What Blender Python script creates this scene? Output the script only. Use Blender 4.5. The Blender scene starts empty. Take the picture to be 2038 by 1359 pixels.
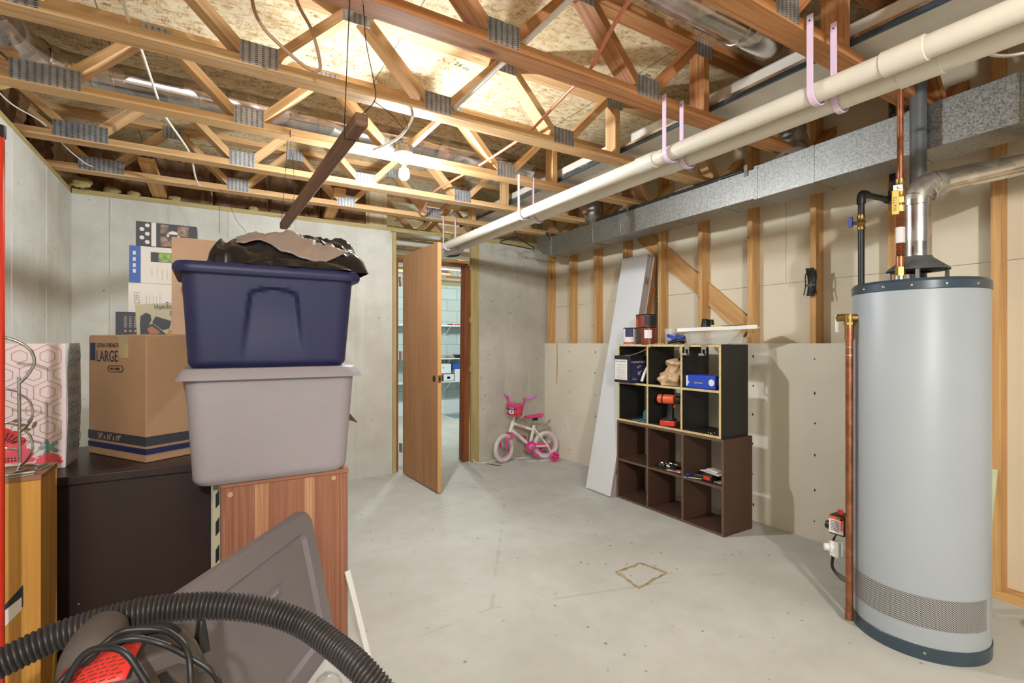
import bpy, bmesh, math, random
from mathutils import Vector, Matrix
random.seed(7)
R = math.radians
SC = bpy.context.scene
COL = SC.collection
V = Vector

# ------------------------------------------------------------------ camera, world, lamps, exposure
cam_d = bpy.data.cameras.new('camera'); cam = bpy.data.objects.new('camera', cam_d); COL.objects.link(cam)
cam.location = (0, 0, 1.22); cam.rotation_euler = (R(90), 0, -R(31.176))
cam_d.sensor_fit = 'HORIZONTAL'; cam_d.sensor_width = 36.0; cam_d.lens = 990 / 2038 * 36
cam_d.shift_y = 3.5 / 2038; cam_d.clip_start = 0.02
SC.camera = cam
w = bpy.data.worlds.new('world'); SC.world = w; w.use_nodes = True
w.node_tree.nodes['Background'].inputs[0].default_value = (0.86, 0.93, 1.0, 1)
w.node_tree.nodes['Background'].inputs[1].default_value = 0.2
SC.view_settings.view_transform = 'Standard'; SC.view_settings.look = 'None'
SC.view_settings.exposure = 0.21; SC.view_settings.gamma = 1.0; SC.view_settings.use_curve_mapping = False


def lamp(name, loc, power, color, rad):
    l = bpy.data.lights.new(name, 'POINT'); l.energy = power; l.color = color; l.shadow_soft_size = rad
    o = bpy.data.objects.new(name, l); COL.objects.link(o); o.location = loc; return o


lamp('rear_bulb_light', (-0.30, -1.90, 2.24), 290, (0.95, 0.96, 0.98), 0.05)      # second bare bulb, behind the camera
lamp('far_room_light', (2.6, 6.3, 2.15), 75, (0.80, 0.95, 1.0), 0.06)          # lamp of the room behind the door
lamp('far_room_light_b', (4.6, 6.6, 2.15), 50, (0.80, 0.95, 1.0), 0.06)

# ------------------------------------------------------------------ node helpers / materials
def srgb(r, g, b):
    f = lambda c: (c / 255 / 12.92) if c / 255 <= 0.04045 else ((c / 255 + 0.055) / 1.055) ** 2.4
    return (f(r), f(g), f(b), 1)


class NT:
    def __init__(s, name, rough=0.6, metal=0.0, spec=0.5):
        s.m = bpy.data.materials.new(name); s.m.use_nodes = True
        s.t = s.m.node_tree; s.b = s.t.nodes['Principled BSDF']
        s.b.inputs['Roughness'].default_value = rough; s.b.inputs['Metallic'].default_value = metal
        s.b.inputs['Specular IOR Level'].default_value = spec
    def n(s, typ, **kw):
        x = s.t.nodes.new(typ)
        for k, v in kw.items():
            if k.startswith('i_'):
                x.inputs[k[2:].replace('_', ' ')].default_value = v
            else:
                setattr(x, k, v)
        return x
    def l(s, a, b): s.t.links.new(a, b)
    def coord(s, kind='Object', scale=(1, 1, 1), rot=(0, 0, 0), loc=(0, 0, 0)):
        c = s.n('ShaderNodeTexCoord'); mp = s.n('ShaderNodeMapping')
        mp.inputs['Scale'].default_value = scale; mp.inputs['Rotation'].default_value = rot; mp.inputs['Location'].default_value = loc
        s.l(c.outputs[kind], mp.inputs[0]); return mp.outputs[0]
    def noise(s, vec, scale, detail=4, rough=0.55, dist=0.0):
        x = s.n('ShaderNodeTexNoise'); x.inputs['Scale'].default_value = scale; x.inputs['Detail'].default_value = detail
        x.inputs['Roughness'].default_value = rough; x.inputs['Distortion'].default_value = dist
        s.l(vec, x.inputs['Vector']); return x.outputs['Fac']
    def vor(s, vec, scale, feature='F1', out='Distance', rnd=1.0):
        x = s.n('ShaderNodeTexVoronoi', feature=feature); x.inputs['Scale'].default_value = scale
        x.inputs['Randomness'].default_value = rnd
        s.l(vec, x.inputs['Vector']); return x.outputs[out]
    def ramp(s, fac, stops, interp='LINEAR'):
        x = s.n('ShaderNodeValToRGB'); e = x.color_ramp.elements; x.color_ramp.interpolation = interp
        while len(e) < len(stops): e.new(0.5)
        for i, (p, c) in enumerate(stops):
            e[i].position = p; e[i].color = c if len(c) == 4 else (*c, 1)
        s.l(fac, x.inputs[0]); return x.outputs[0]
    def mix(s, fac, a, b, mode='MIX'):
        x = s.n('ShaderNodeMix', data_type='RGBA', blend_type=mode)
        for v, sk in ((fac, x.inputs[0]), (a, x.inputs[6]), (b, x.inputs[7])):
            if isinstance(v, (int, float)): sk.default_value = v
            elif isinstance(v, tuple): sk.default_value = v
            else: s.l(v, sk)
        return x.outputs[2]
    def math(s, op, a, b=0.0):
        x = s.n('ShaderNodeMath', operation=op)
        for v, sk in ((a, x.inputs[0]), (b, x.inputs[1])):
            if isinstance(v, (int, float)): sk.default_value = v
            else: s.l(v, sk)
        return x.outputs[0]
    def sep(s, vec):
        x = s.n('ShaderNodeSeparateXYZ'); s.l(vec, x.inputs[0]); return x.outputs
    def col(s, c):
        if isinstance(c, tuple): s.b.inputs['Base Color'].default_value = c
        else: s.l(c, s.b.inputs['Base Color'])
        return s
    def rough(s, c): s.l(c, s.b.inputs['Roughness']); return s
    def bump(s, h, strength=0.2, dist=0.01):
        x = s.n('ShaderNodeBump'); x.inputs['Strength'].default_value = strength; x.inputs['Distance'].default_value = dist
        s.l(h, x.inputs['Height']); s.l(x.outputs[0], s.b.inputs['Normal']); return s


def W3(v): return (v, v, v, 1)


def plain(name, c, rough=0.55, metal=0.0, var=0.06, sc=9.0, bump=0.0, spec=0.5):
    """one colour with slight uneven tone"""
    t = NT(name, rough, metal, spec); v = t.coord('Object'); f = t.noise(v, sc, 4)
    lo = tuple(x * (1 - var * 2) for x in c[:3]) + (1,); hi = tuple(min(1, x * (1 + var * 2)) for x in c[:3]) + (1,)
    t.col(t.ramp(f, [(0.3, lo), (0.7, hi)]))
    if bump: t.bump(t.noise(v, sc * 12, 3), bump, 0.002)
    return t.m


def wood(name, c1, c2, c3=None, rough=0.6, grain=26.0, knots=True, streak=0.62):
    t = NT(name, rough, 0, 0.3)
    v1 = t.coord('UV', (1.1, grain, 1)); f1 = t.noise(v1, 1.0, 5, 0.6, 1.2)
    v2 = t.coord('UV', (2.0, grain * 5, 1)); f2 = t.noise(v2, 1.0, 3, 0.6, 0.4)
    v3 = t.coord('UV', (0.35, 0.9, 1)); f3 = t.noise(v3, 1.0, 2)
    base = t.ramp(f1, [(0.32, c1), (0.62, c2)])
    base = t.mix(t.math('MULTIPLY', t.ramp(f2, [(0.46, W3(0)), (0.66, W3(1))]), streak), base, c1)
    base = t.mix(t.ramp(f3, [(0.35, W3(0)), (0.75, W3(0.7))]), base, c3 or c2)
    if knots:
        vk = t.coord('UV', (1.6, 5.0, 1)); d = t.vor(vk, 1.0)
        base = t.mix(t.ramp(d, [(0.03, W3(0.9)), (0.11, W3(0))]), base, tuple(x * 0.32 for x in c1[:3]) + (1,))
    t.col(base); t.bump(f2, 0.15, 0.002)
    return t.m


MT = {}
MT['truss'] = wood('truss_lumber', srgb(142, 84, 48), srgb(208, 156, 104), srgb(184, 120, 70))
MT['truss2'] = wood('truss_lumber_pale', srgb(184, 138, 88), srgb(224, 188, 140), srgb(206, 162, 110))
MT['stud'] = wood('stud_lumber', srgb(178, 130, 78), srgb(220, 178, 120), srgb(202, 152, 96))
MT['plate_wood'] = wood('treated_sill_wood', srgb(150, 134, 84), srgb(192, 172, 120), srgb(170, 150, 98), knots=False)
MT['door'] = wood('door_veneer', srgb(146, 100, 62), srgb(172, 124, 82), srgb(158, 112, 72), 0.45, 14, False, 0.25)
MT['jamb'] = wood('stained_jamb', srgb(110, 58, 28), srgb(150, 86, 46), srgb(126, 70, 36), 0.45, 20, False)
MT['oak'] = wood('oak_veneer', srgb(176, 122, 52), srgb(214, 164, 84), srgb(198, 146, 70), 0.4, 30, False, 0.7)
MT['trimwood'] = wood('red_brown_trim', srgb(140, 84, 46), srgb(176, 112, 64), srgb(150, 92, 52), 0.5, 20, False)


def m_concrete(name, base, dark, light, seam=None, spots=0.5, vertical=False, crack=False):
    t = NT(name, 0.9, 0, 0.2)
    v = t.coord('Object'); f = t.noise(v, 1.1, 6, 0.6); g = t.noise(v, 7, 6, 0.65)
    vs = t.coord('Object', (9, 9, 0.7) if vertical else (1.2, 4, 1)); st = t.noise(vs, 1.0, 4, 0.6)
    c = t.ramp(f, [(0.32, dark), (0.52, base), (0.72, light)])
    c = t.mix(t.ramp(g, [(0.44, W3(0)), (0.72, W3(0.45))]), c, dark)
    c = t.mix(t.ramp(st, [(0.52, W3(0)), (0.75, W3(0.45))]), c, light)
    d = t.vor(v, 13.0)
    sp = t.math('MULTIPLY', t.ramp(d, [(0.05, W3(1)), (0.12, W3(0))]), t.ramp(t.noise(v, 2.6, 2), [(0.44, W3(0)), (0.56, W3(spots))]))
    c = t.mix(sp, c, srgb(84, 74, 58))
    if crack:
        e = t.vor(t.coord('Object', (0.55, 0.8, 1), (0, 0, 0.4)), 1.0, 'DISTANCE_TO_EDGE')
        wv = t.noise(v, 3.0, 3)
        c = t.mix(t.math('MULTIPLY', t.ramp(e, [(0.002, W3(0.22)), (0.006, W3(0))]), t.ramp(wv, [(0.5, W3(0)), (0.55, W3(1))])), c, srgb(96, 90, 78))
    t.col(c); t.bump(g, 0.25, 0.004)
    return t.m


MT['conc_l'] = m_concrete('poured_concrete_cream', srgb(202, 200, 190), srgb(180, 176, 162), srgb(212, 211, 203), spots=0.8, vertical=True)
MT['conc_r'] = m_concrete('poured_concrete_tan', srgb(190, 185, 172), srgb(166, 160, 146), srgb(204, 200, 188), spots=1.0, vertical=True)
MT['floor'] = m_concrete('slab_concrete', srgb(196, 196, 190), srgb(180, 179, 171), srgb(206, 206, 202), spots=0.7, crack=True)
MT['drywall'] = plain('drywall_paper', srgb(222, 210, 186), 0.85, 0, 0.03, 2.2, 0.03)
MT['drywall_low'] = plain('drywall_paper_low', srgb(226, 218, 200), 0.85, 0, 0.03, 1.6, 0.03)


def m_osb():
    t = NT('osb_sheathing', 0.75, 0, 0.25)
    v = t.coord('Object', (1, 1, 1))
    nz = t.n('ShaderNodeTexNoise'); nz.inputs['Scale'].default_value = 6; t.l(v, nz.inputs['Vector'])
    a = t.noise(t.coord('Object', (55, 18, 1), (0, 0, 0.5)), 1.0, 3, 0.5, 2.0)
    b = t.noise(t.coord('Object', (16, 80, 1), (0, 0, 0.3)), 1.0, 3, 0.5, 1.5)
    k = t.vor(t.coord('Object', (30, 60, 1), (0, 0, 0.9)), 1.0, 'F1', 'Color')
    s_ = t.n('ShaderNodeSeparateColor'); t.l(k, s_.inputs[0])
    f = t.math('ADD', t.math('MULTIPLY', a, 0.5), t.math('ADD', t.math('MULTIPLY', b, 0.3), t.math('MULTIPLY', s_.outputs[0], 0.22)))
    c = t.ramp(f, [(0.32, srgb(146, 114, 74)), (0.41, srgb(204, 178, 134)), (0.54, srgb(228, 210, 174)), (0.72, srgb(240, 230, 206))])
    lowf = t.noise(v, 1.3, 3); c = t.mix(t.ramp(lowf, [(0.4, W3(0)), (0.75, W3(0.4))]), c, srgb(206, 178, 130))
    x = t.sep(v)
    sx = t.math('ABSOLUTE', t.math('SUBTRACT', t.math('FRACT', t.math('DIVIDE', t.math('SUBTRACT', x[0], 0.18), 1.22)), 0.5))
    c = t.mix(t.ramp(sx, [(0.0015, W3(0.9)), (0.0035, W3(0))]), c, srgb(60, 40, 20))
    t.col(c); t.bump(f, 0.3, 0.003)
    return t.m


MT['osb'] = m_osb()


def m_galv(name, base, rough=0.36, scale=26):
    t = NT(name, rough, 1.0)
    v = t.coord('Object'); k = t.vor(v, scale * 1.6, 'F1', 'Color'); s_ = t.n('ShaderNodeSeparateColor'); t.l(k, s_.inputs[0])
    n = t.noise(v, scale, 5, 0.7); m = t.math('ADD', t.math('MULTIPLY', s_.outputs[0], 0.5), t.math('MULTIPLY', n, 0.6))
    lo = tuple(x * 0.72 for x in base[:3]) + (1,); hi = tuple(min(1, x * 1.2) for x in base[:3]) + (1,)
    t.col(t.ramp(m, [(0.3, lo), (0.75, hi)]))
    t.rough(t.math('ADD', t.math('MULTIPLY', m, 0.22), rough - 0.1)); t.bump(t.noise(v, 5, 3), 0.06, 0.01)
    return t.m


MT['galv'] = m_galv('galvanized_steel', srgb(160, 160, 156), 0.46, 95)
MT['galv_dull'] = m_galv('galvanized_steel_dull', srgb(176, 172, 164), 0.5, 14)
MT['galv_shiny'] = m_galv('galvanized_steel_bright', srgb(206, 200, 196), 0.22, 8)


def m_nailplate():
    t = NT('nail_plate_steel', 0.45, 0.55)
    uv = t.sep(t.coord('UV'))
    st = t.math('FRACT', t.math('MULTIPLY', uv[0], 42.0)); sl = t.math('FRACT', t.math('MULTIPLY', uv[1], 130.0))
    a = t.ramp(st, [(0.30, W3(0)), (0.36, W3(1)), (0.70, W3(1)), (0.76, W3(0))])
    b = t.ramp(sl, [(0.45, W3(0)), (0.55, W3(1))])
    v = t.coord('Object'); n = t.noise(v, 14, 4)
    base = t.ramp(n, [(0.35, srgb(150, 152, 156)), (0.65, srgb(188, 190, 192))])
    base = t.mix(t.math('MULTIPLY', t.math('MULTIPLY', a, b), 0.85), base, srgb(70, 52, 40))
    t.col(base); t.bump(t.math('MULTIPLY', a, b), 0.4, 0.002)
    return t.m


MT['nail'] = m_nailplate()
MT['pvc'] = plain('white_pvc', srgb(220, 212, 196), 0.35, 0, 0.02, 3)
MT['lilac'] = plain('lilac_plastic', srgb(226, 200, 222), 0.4, 0, 0.02, 5)
MT['copper'] = plain('copper_tube', srgb(164, 106, 76), 0.42, 0.85, 0.16, 26)
MT['pex'] = plain('coral_tubing', srgb(226, 138, 106), 0.4, 0.2, 0.04, 5)
MT['black_iron'] = plain('black_iron', srgb(46, 46, 46), 0.4, 0.3, 0.1, 18, 0.1)
MT['darkgrey_pipe'] = plain('dark_grey_pipe', srgb(88, 90, 90), 0.5, 0.1, 0.06, 20, 0.15)
MT['black'] = plain('black_plastic', srgb(26, 25, 26), 0.45, 0, 0.1, 10)
MT['white'] = plain('white_paint', srgb(232, 230, 226), 0.4, 0, 0.015, 3)
MT['white_cable'] = plain('white_cable', srgb(232, 226, 214), 0.45, 0, 0.02, 5)
MT['tan_cable'] = plain('tan_cable', srgb(176, 140, 112), 0.5, 0, 0.04, 5)
MT['steel'] = plain('bright_steel', srgb(200, 198, 194), 0.25, 1.0, 0.05, 12)
MT['darksteel'] = plain('dark_wire', srgb(60, 50, 44), 0.45, 0.7, 0.08, 12)
MT['brass'] = plain('brass', srgb(156, 126, 76), 0.42, 1.0, 0.08, 12)
MT['screw'] = plain('black_screw', srgb(24, 20, 18), 0.5, 0.4, 0.05, 12)

# ------------------------------------------------------------------ mesh builder
class MB:
    def __init__(s):
        s.bm = bmesh.new(); s.uv = s.bm.loops.layers.uv.new('UV')
    def face(s, vs, uvs=None, mi=0):
        try: f = s.bm.faces.new(vs)
        except ValueError: return None
        f.material_index = mi; f.smooth = True
        if uvs:
            for lp, u in zip(f.loops, uvs): lp[s.uv].uv = u
        return f
    def obox(s, c, ax, ay, az, h, mi=0, ruv=True, taper=None):
        """box: centre, three unit axes, half sizes; uv runs along the longest side"""
        c = V(c); A = [V(ax).normalized(), V(ay).normalized(), V(az).normalized()]
        o = (random.uniform(0, 60), random.uniform(0, 60)) if ruv else (0, 0)
        L = max(range(3), key=lambda i: h[i]); co = {}
        vs = {}
        for i in (-1, 1):
            for j in (-1, 1):
                for k in (-1, 1):
                    q = [i * h[0], j * h[1], k * h[2]]
                    if taper and k > 0: q[0] *= taper[0]; q[1] *= taper[1]
                    co[(i, j, k)] = q; vs[(i, j, k)] = s.bm.verts.new(c + A[0] * q[0] + A[1] * q[1] + A[2] * q[2])
        for n in range(3):
            a, b = [x for x in range(3) if x != n]
            for sg in (-1, 1):
                ring = []
                for (p, q) in ((-1, -1), (1, -1), (1, 1), (-1, 1)):
                    key = [0, 0, 0]; key[n] = sg; key[a] = p; key[b] = q; ring.append(tuple(key))
                flip = (sg < 0) != (n == 1)
                if flip: ring.reverse()
                if n == L: u, v2 = a, b
                else: u = L; v2 = [x for x in (a, b) if x != L][0]
                s.face([vs[r] for r in ring], [(co[r][u] + o[0], co[r][v2] + o[1] + n * 0.37) for r in ring], mi)
        return s
    def box(s, lo, hi, mi=0):
        lo, hi = V(lo), V(hi)
        return s.obox((lo + hi) / 2, (1, 0, 0), (0, 1, 0), (0, 0, 1), [abs(x) / 2 for x in (hi - lo)], mi)
    def beam(s, p, q, w, t, up=(0, 0, 1), mi=0):
        """board from p to q; w = width across up x dir, t = thickness along up"""
        p, q = V(p), V(q); d = (q - p).normalized(); u = V(up); x = d.cross(u).normalized(); u = x.cross(d)
        return s.obox((p + q) / 2, d, x, u, ((q - p).length / 2, w / 2, t / 2), mi)
    def tube(s, pts, r, n=12, mi=0, cap=True, closed=False, squash=None):
        pts = [V(p) for p in pts]; m = len(pts); rs = r if isinstance(r, (list, tuple)) else [r] * m
        t0 = (pts[1] - pts[0]).normalized(); nrm = t0.orthogonal().normalized(); rings = []; u = 0; us = []
        for i, p in enumerate(pts):
            if closed: t = (pts[(i + 1) % m] - pts[i - 1]).normalized()
            else: t = (pts[min(i + 1, m - 1)] - pts[max(i - 1, 0)]).normalized()
            nrm = (nrm - t * nrm.dot(t)).normalized(); b = t.cross(nrm)
            if i: u += (p - pts[i - 1]).length
            us.append(u)
            rings.append([s.bm.verts.new(p + (nrm * math.cos(2 * math.pi * k / n) + b * math.sin(2 * math.pi * k / n)) * rs[i]) for k in range(n)])
        for i in range(m if closed else m - 1):
            A, B = rings[i], rings[(i + 1) % m]
            for k in range(n):
                k2 = (k + 1) % n; u0, u1 = us[i], us[(i + 1) % m]
                s.face([A[k], A[k2], B[k2], B[k]], [(u0, k / n * 0.2), (u0, (k + 1) / n * 0.2), (u1, (k + 1) / n * 0.2), (u1, k / n * 0.2)], mi)
        if cap and not closed:
            s.face(list(reversed(rings[0])), None, mi); s.face(rings[-1], None, mi)
        return s
    def lathe(s, prof, c, axis=(0, 0, 1), n=24, mi=0, capb=True, capt=True, ang=None, sx=1.0):
        c = V(c); z = V(axis).normalized(); x = z.orthogonal().normalized() if abs(z.z) < 0.999 else V((1, 0, 0)); y = z.cross(x)
        a0, a1 = ang or (0, 2 * math.pi); full = ang is None; cnt = n if full else n + 1; rings = []
        for (r, h) in prof:
            rings.append([s.bm.verts.new(c + z * h + (x * math.cos(a0 + (a1 - a0) * k / n) * sx + y * math.sin(a0 + (a1 - a0) * k / n)) * max(r, 1e-5)) for k in range(cnt)])
        for i in range(len(prof) - 1):
            A, B = rings[i], rings[i + 1]
            for k in range(n if full else n):
                k2 = (k + 1) % cnt
                s.face([A[k], A[k2], B[k2], B[k]], [(k / n, prof[i][1]), ((k + 1) / n, prof[i][1]), ((k + 1) / n, prof[i + 1][1]), (k / n, prof[i + 1][1])], mi)
        if full and capb: s.face(list(reversed(rings[0])), None, mi)
        if full and capt: s.face(rings[-1], None, mi)
        return s
    def cyl(s, p, q, r, n=16, mi=0, r2=None):
        p, q = V(p), V(q); return s.lathe([(r, 0), (r2 if r2 is not None else r, (q - p).length)], p, q - p, n, mi)
    def prism(s, poly, o, X, Y, d, mi=0):
        """extrude a 2-D outline (in X, Y from o) by the vector d"""
        o, X, Y, d = V(o), V(X), V(Y), V(d)
        A = [s.bm.verts.new(o + X * a + Y * b) for a, b in poly]; B = [s.bm.verts.new(v.co + d) for v in A]
        n = len(poly); uv = [(a, b) for a, b in poly]
        if X.cross(Y).dot(d) > 0:
            s.face(list(reversed(A)), list(reversed(uv)), mi); s.face(B, uv, mi)
            for i in range(n):
                j = (i + 1) % n; L = (A[j].co - A[i].co).length
                s.face([A[i], A[j], B[j], B[i]], [(0, 0), (L, 0), (L, d.length), (0, d.length)], mi)
        else:
            s.face(A, uv, mi); s.face(list(reversed(B)), list(reversed(uv)), mi)
            for i in range(n):
                j = (i + 1) % n; L = (A[j].co - A[i].co).length
                s.face([A[j], A[i], B[i], B[j]], [(0, 0), (L, 0), (L, d.length), (0, d.length)], mi)
        return s
    def grid(s, fn, nu, nv, mi=0, wrapu=False):
        g = [[s.bm.verts.new(fn(i / nu, j / nv)) for j in range(nv + 1)] for i in range(nu if wrapu else nu + 1)]
        for i in range(nu):
            for j in range(nv):
                i2 = (i + 1) % len(g) if wrapu else i + 1
                s.face([g[i][j], g[i2][j], g[i2][j + 1], g[i][j + 1]], [(i / nu, j / nv), ((i + 1) / nu, j / nv), ((i + 1) / nu, (j + 1) / nv), (i / nu, (j + 1) / nv)], mi)
        return s
    def loops(s, rings, mi=0, cap0=True, cap1=True):
        """skin a list of equal-length closed rings of points"""
        VV = [[s.bm.verts.new(V(p)) for p in r] for r in rings]; n = len(rings[0])
        for i in range(len(VV) - 1):
            for k in range(n):
                k2 = (k + 1) % n; s.face([VV[i][k], VV[i][k2], VV[i + 1][k2], VV[i + 1][k]], [(k / n, i), ((k + 1) / n, i), ((k + 1) / n, i + 1), (k / n, i + 1)], mi)
        if cap0: s.face(list(reversed(VV[0])), None, mi)
        if cap1: s.face(VV[-1], None, mi)
        return s


WM = {}


def put(name, mb, mats, parent=None, bevel=0.0, seg=2, solid=0.0, sub=0, label=None, sharp=38, kind=None, org=None):
    """link a builder as ONE mesh object (world coordinates in, moved into the parent's frame)"""
    me = bpy.data.meshes.new(name)
    bmesh.ops.recalc_face_normals(mb.bm, faces=mb.bm.faces) if solid == 0 and not sub else None
    M = WM[parent] if parent else (Matrix.Translation(org) if org else Matrix.Identity(4))
    mb.bm.transform(M.inverted()); mb.bm.to_mesh(me); mb.bm.free()
    for m in (mats if isinstance(mats, (list, tuple)) else [mats]): me.materials.append(MT[m] if isinstance(m, str) else m)
    me.set_sharp_from_angle(angle=R(sharp))
    o = bpy.data.objects.new(name, me); COL.objects.link(o)
    if parent: o.parent = parent
    else: o.matrix_world = M
    WM[o] = M
    if solid: md = o.modifiers.new('solid', 'SOLIDIFY'); md.thickness = solid; md.offset = 0
    if sub: md = o.modifiers.new('sub', 'SUBSURF'); md.levels = sub; md.render_levels = sub
    if bevel: md = o.modifiers.new('bevel', 'BEVEL'); md.width = bevel; md.segments = seg; md.limit_method = 'ANGLE'; md.angle_limit = R(35)
    if label: o['label'] = label
    if kind: o['kind'] = kind
    return o


def thing(name, label, cat, loc, group=None, rz=0.0):
    o = bpy.data.objects.new(name, None); COL.objects.link(o); o.empty_display_size = 0.05
    o.location = loc; o.rotation_euler = (0, 0, rz); o['label'] = label; o['category'] = cat
    if group: o['group'] = group
    WM[o] = Matrix.Translation(loc) @ Matrix.Rotation(rz, 4, 'Z'); return o


def tag(o, label, cat, group=None):
    o['label'] = label; o['category'] = cat
    if group: o['group'] = group
    return o


def dup(root, loc, rz=None, label=None):
    r = root.copy(); COL.objects.link(r); r.location = loc
    if rz is not None: r.rotation_euler = (0, 0, rz)
    if label: r['label'] = label
    for ch in list(root.children):
        c = ch.copy(); COL.objects.link(c); c.parent = r
        for g in ch.children:
            d = g.copy(); COL.objects.link(d); d.parent = c
    return r


def text(s, size, o, X, Y, mat, parent, name='lettering', align='LEFT', ext=0.0004, squeeze=1.0, sp=1.0):
    cu = bpy.data.curves.new('t', 'FONT'); cu.body = s; cu.size = size; cu.extrude = ext; cu.align_x = align; cu.space_character = sp; cu.resolution_u = 3
    ob = bpy.data.objects.new('t', cu); COL.objects.link(ob)
    dg = bpy.context.evaluated_depsgraph_get(); me = bpy.data.meshes.new_from_object(ob.evaluated_get(dg)); bpy.data.objects.remove(ob)
    X = V(X).normalized(); Y = V(Y); Y = (Y - X * Y.dot(X)).normalized(); Z = X.cross(Y)
    M = Matrix(((X.x * squeeze, Y.x, Z.x, o[0]), (X.y * squeeze, Y.y, Z.y, o[1]), (X.z * squeeze, Y.z, Z.z, o[2]), (0, 0, 0, 1)))
    me.transform(WM[parent].inverted() @ M); me.name = name; me.materials.clear(); me.materials.append(MT[mat] if isinstance(mat, str) else mat)
    t = bpy.data.objects.new(name, me); COL.objects.link(t); t.parent = parent; WM[t] = WM[parent]; return t


def struct(name, mb, mats, **k):
    o = put(name, mb, mats, **k); o['kind'] = 'structure'; return o


def smooth_path(pts, n=8):
    """Catmull-Rom through the points"""
    P = [V(p) for p in pts]; P = [P[0] * 2 - P[1]] + P + [P[-1] * 2 - P[-2]]; out = []
    for i in range(1, len(P) - 2):
        a, b, c, d = P[i - 1:i + 3]
        for k in range(n):
            t = k / n
            out.append(0.5 * ((2 * b) + (c - a) * t + (2 * a - 5 * b + 4 * c - d) * t * t + (3 * b - a - 3 * c + d) * t ** 3))
    out.append(P[-2]); return out


# ------------------------------------------------------------------ room shell
XL, XR, YB, ZT = -0.835, 3.195, 4.57, 2.27
struct('floor', MB().box((-2.2, -2.6, -0.12), (6.2, 8.3, 0)), 'floor')
struct('ceiling', MB().box((-2.0, -2.6, 2.702), (6.2, 8.4, 2.722)), 'osb')
struct('wall_left', MB().box((XL - 0.2, -2.6, 0), (XL, YB + 0.2, ZT)), 'conc_l')
struct('wall_back', MB().box((XL, YB, 0), (1.452, YB + 0.2, ZT)), 'conc_l')
struct('wall_back_right', MB().box((2.366, YB, 0), (3.75, YB + 0.2, ZT)), 'conc_r')
# vertical seams left by the form boards in the concrete
for i, (x, nm) in enumerate(((-0.62, 'conc_l'), (0.12, 'conc_l'), (0.62, 'conc_l'), (1.12, 'conc_l'), (2.93, 'conc_r'))):
    struct('trim_%d' % (i + 1), MB().box((x - 0.006, YB - 0.004, 0.0), (x + 0.006, YB + 0.01, ZT)), nm, bevel=0.002)
for i, y in enumerate((3.35, 3.95)):
    struct('trim_%d' % (i + 6), MB().box((XL - 0.01, y - 0.006, 0.0), (XL + 0.004, y + 0.006, ZT)), 'conc_l', bevel=0.002)
# right-hand partition: far room's drywall behind the studs, lower drywall on the room side
b = MB()
b.box((3.296, -2.6, 0), (3.309, 0.70, 2.7)); b.box((3.296, 0.703, 0), (3.309, 3.14, 1.62)); b.box((3.296, 3.143, 0), (3.309, YB, 1.62))
b.box((3.296, 0.703, 1.623), (3.309, 1.9, 2.7)); b.box((3.296, 1.903, 1.623), (3.309, YB, 2.7))
struct('wall_right', b, 'drywall')
struct('wall_right_lower', MB().box((XR, 0.99, 0.0), (XR + 0.012, YB, 1.22)), 'drywall_low')
b = MB()
rs = random.Random(3)
for k in range(9):
    for z in (0.12, 0.32, 0.52, 0.72, 0.92, 1.12):
        y = 1.27 + 0.411 * k - 0.02 + rs.uniform(-0.006, 0.006)
        if y < YB - 0.02: b.cyl((XR - 0.0015, y, z + rs.uniform(-.02, .02)), (XR + 0.004, y, z), 0.0045, 8)
o = put('drywall_screws', b, 'screw'); o['kind'] = 'structure'; o.name = 'trim_8'
b = MB().box((3.207, -2.6, 0.0), (3.296, 0.95, 0.038)); b.box((3.207, 0.95, 0.0), (3.296, YB, 0.038))
struct('trim_9', b, 'stud')

# sill plates on the concrete
o = put('sill_plate', MB().box((XL - 0.17, 2.0, ZT), (XL - 0.005, YB + 0.17, 2.308)), 'plate_wood', bevel=0.002)
tag(o, 'greenish wooden sill plate lying on top of the left concrete wall', 'wood plate')
o = put('sill_plate', MB().box((XL, YB + 0.004, ZT), (2.25, YB + 0.15, 2.308)), 'plate_wood', bevel=0.002)
tag(o, 'pale wooden sill plate on the back wall, running on over the door opening', 'wood plate')
o = put('sill_plate', MB().box((2.27, YB + 0.004, ZT), (3.75, YB + 0.15, 2.308)), 'plate_wood', bevel=0.002)
tag(o, 'wooden plate on the tan concrete wall right of the door', 'wood plate')

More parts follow.
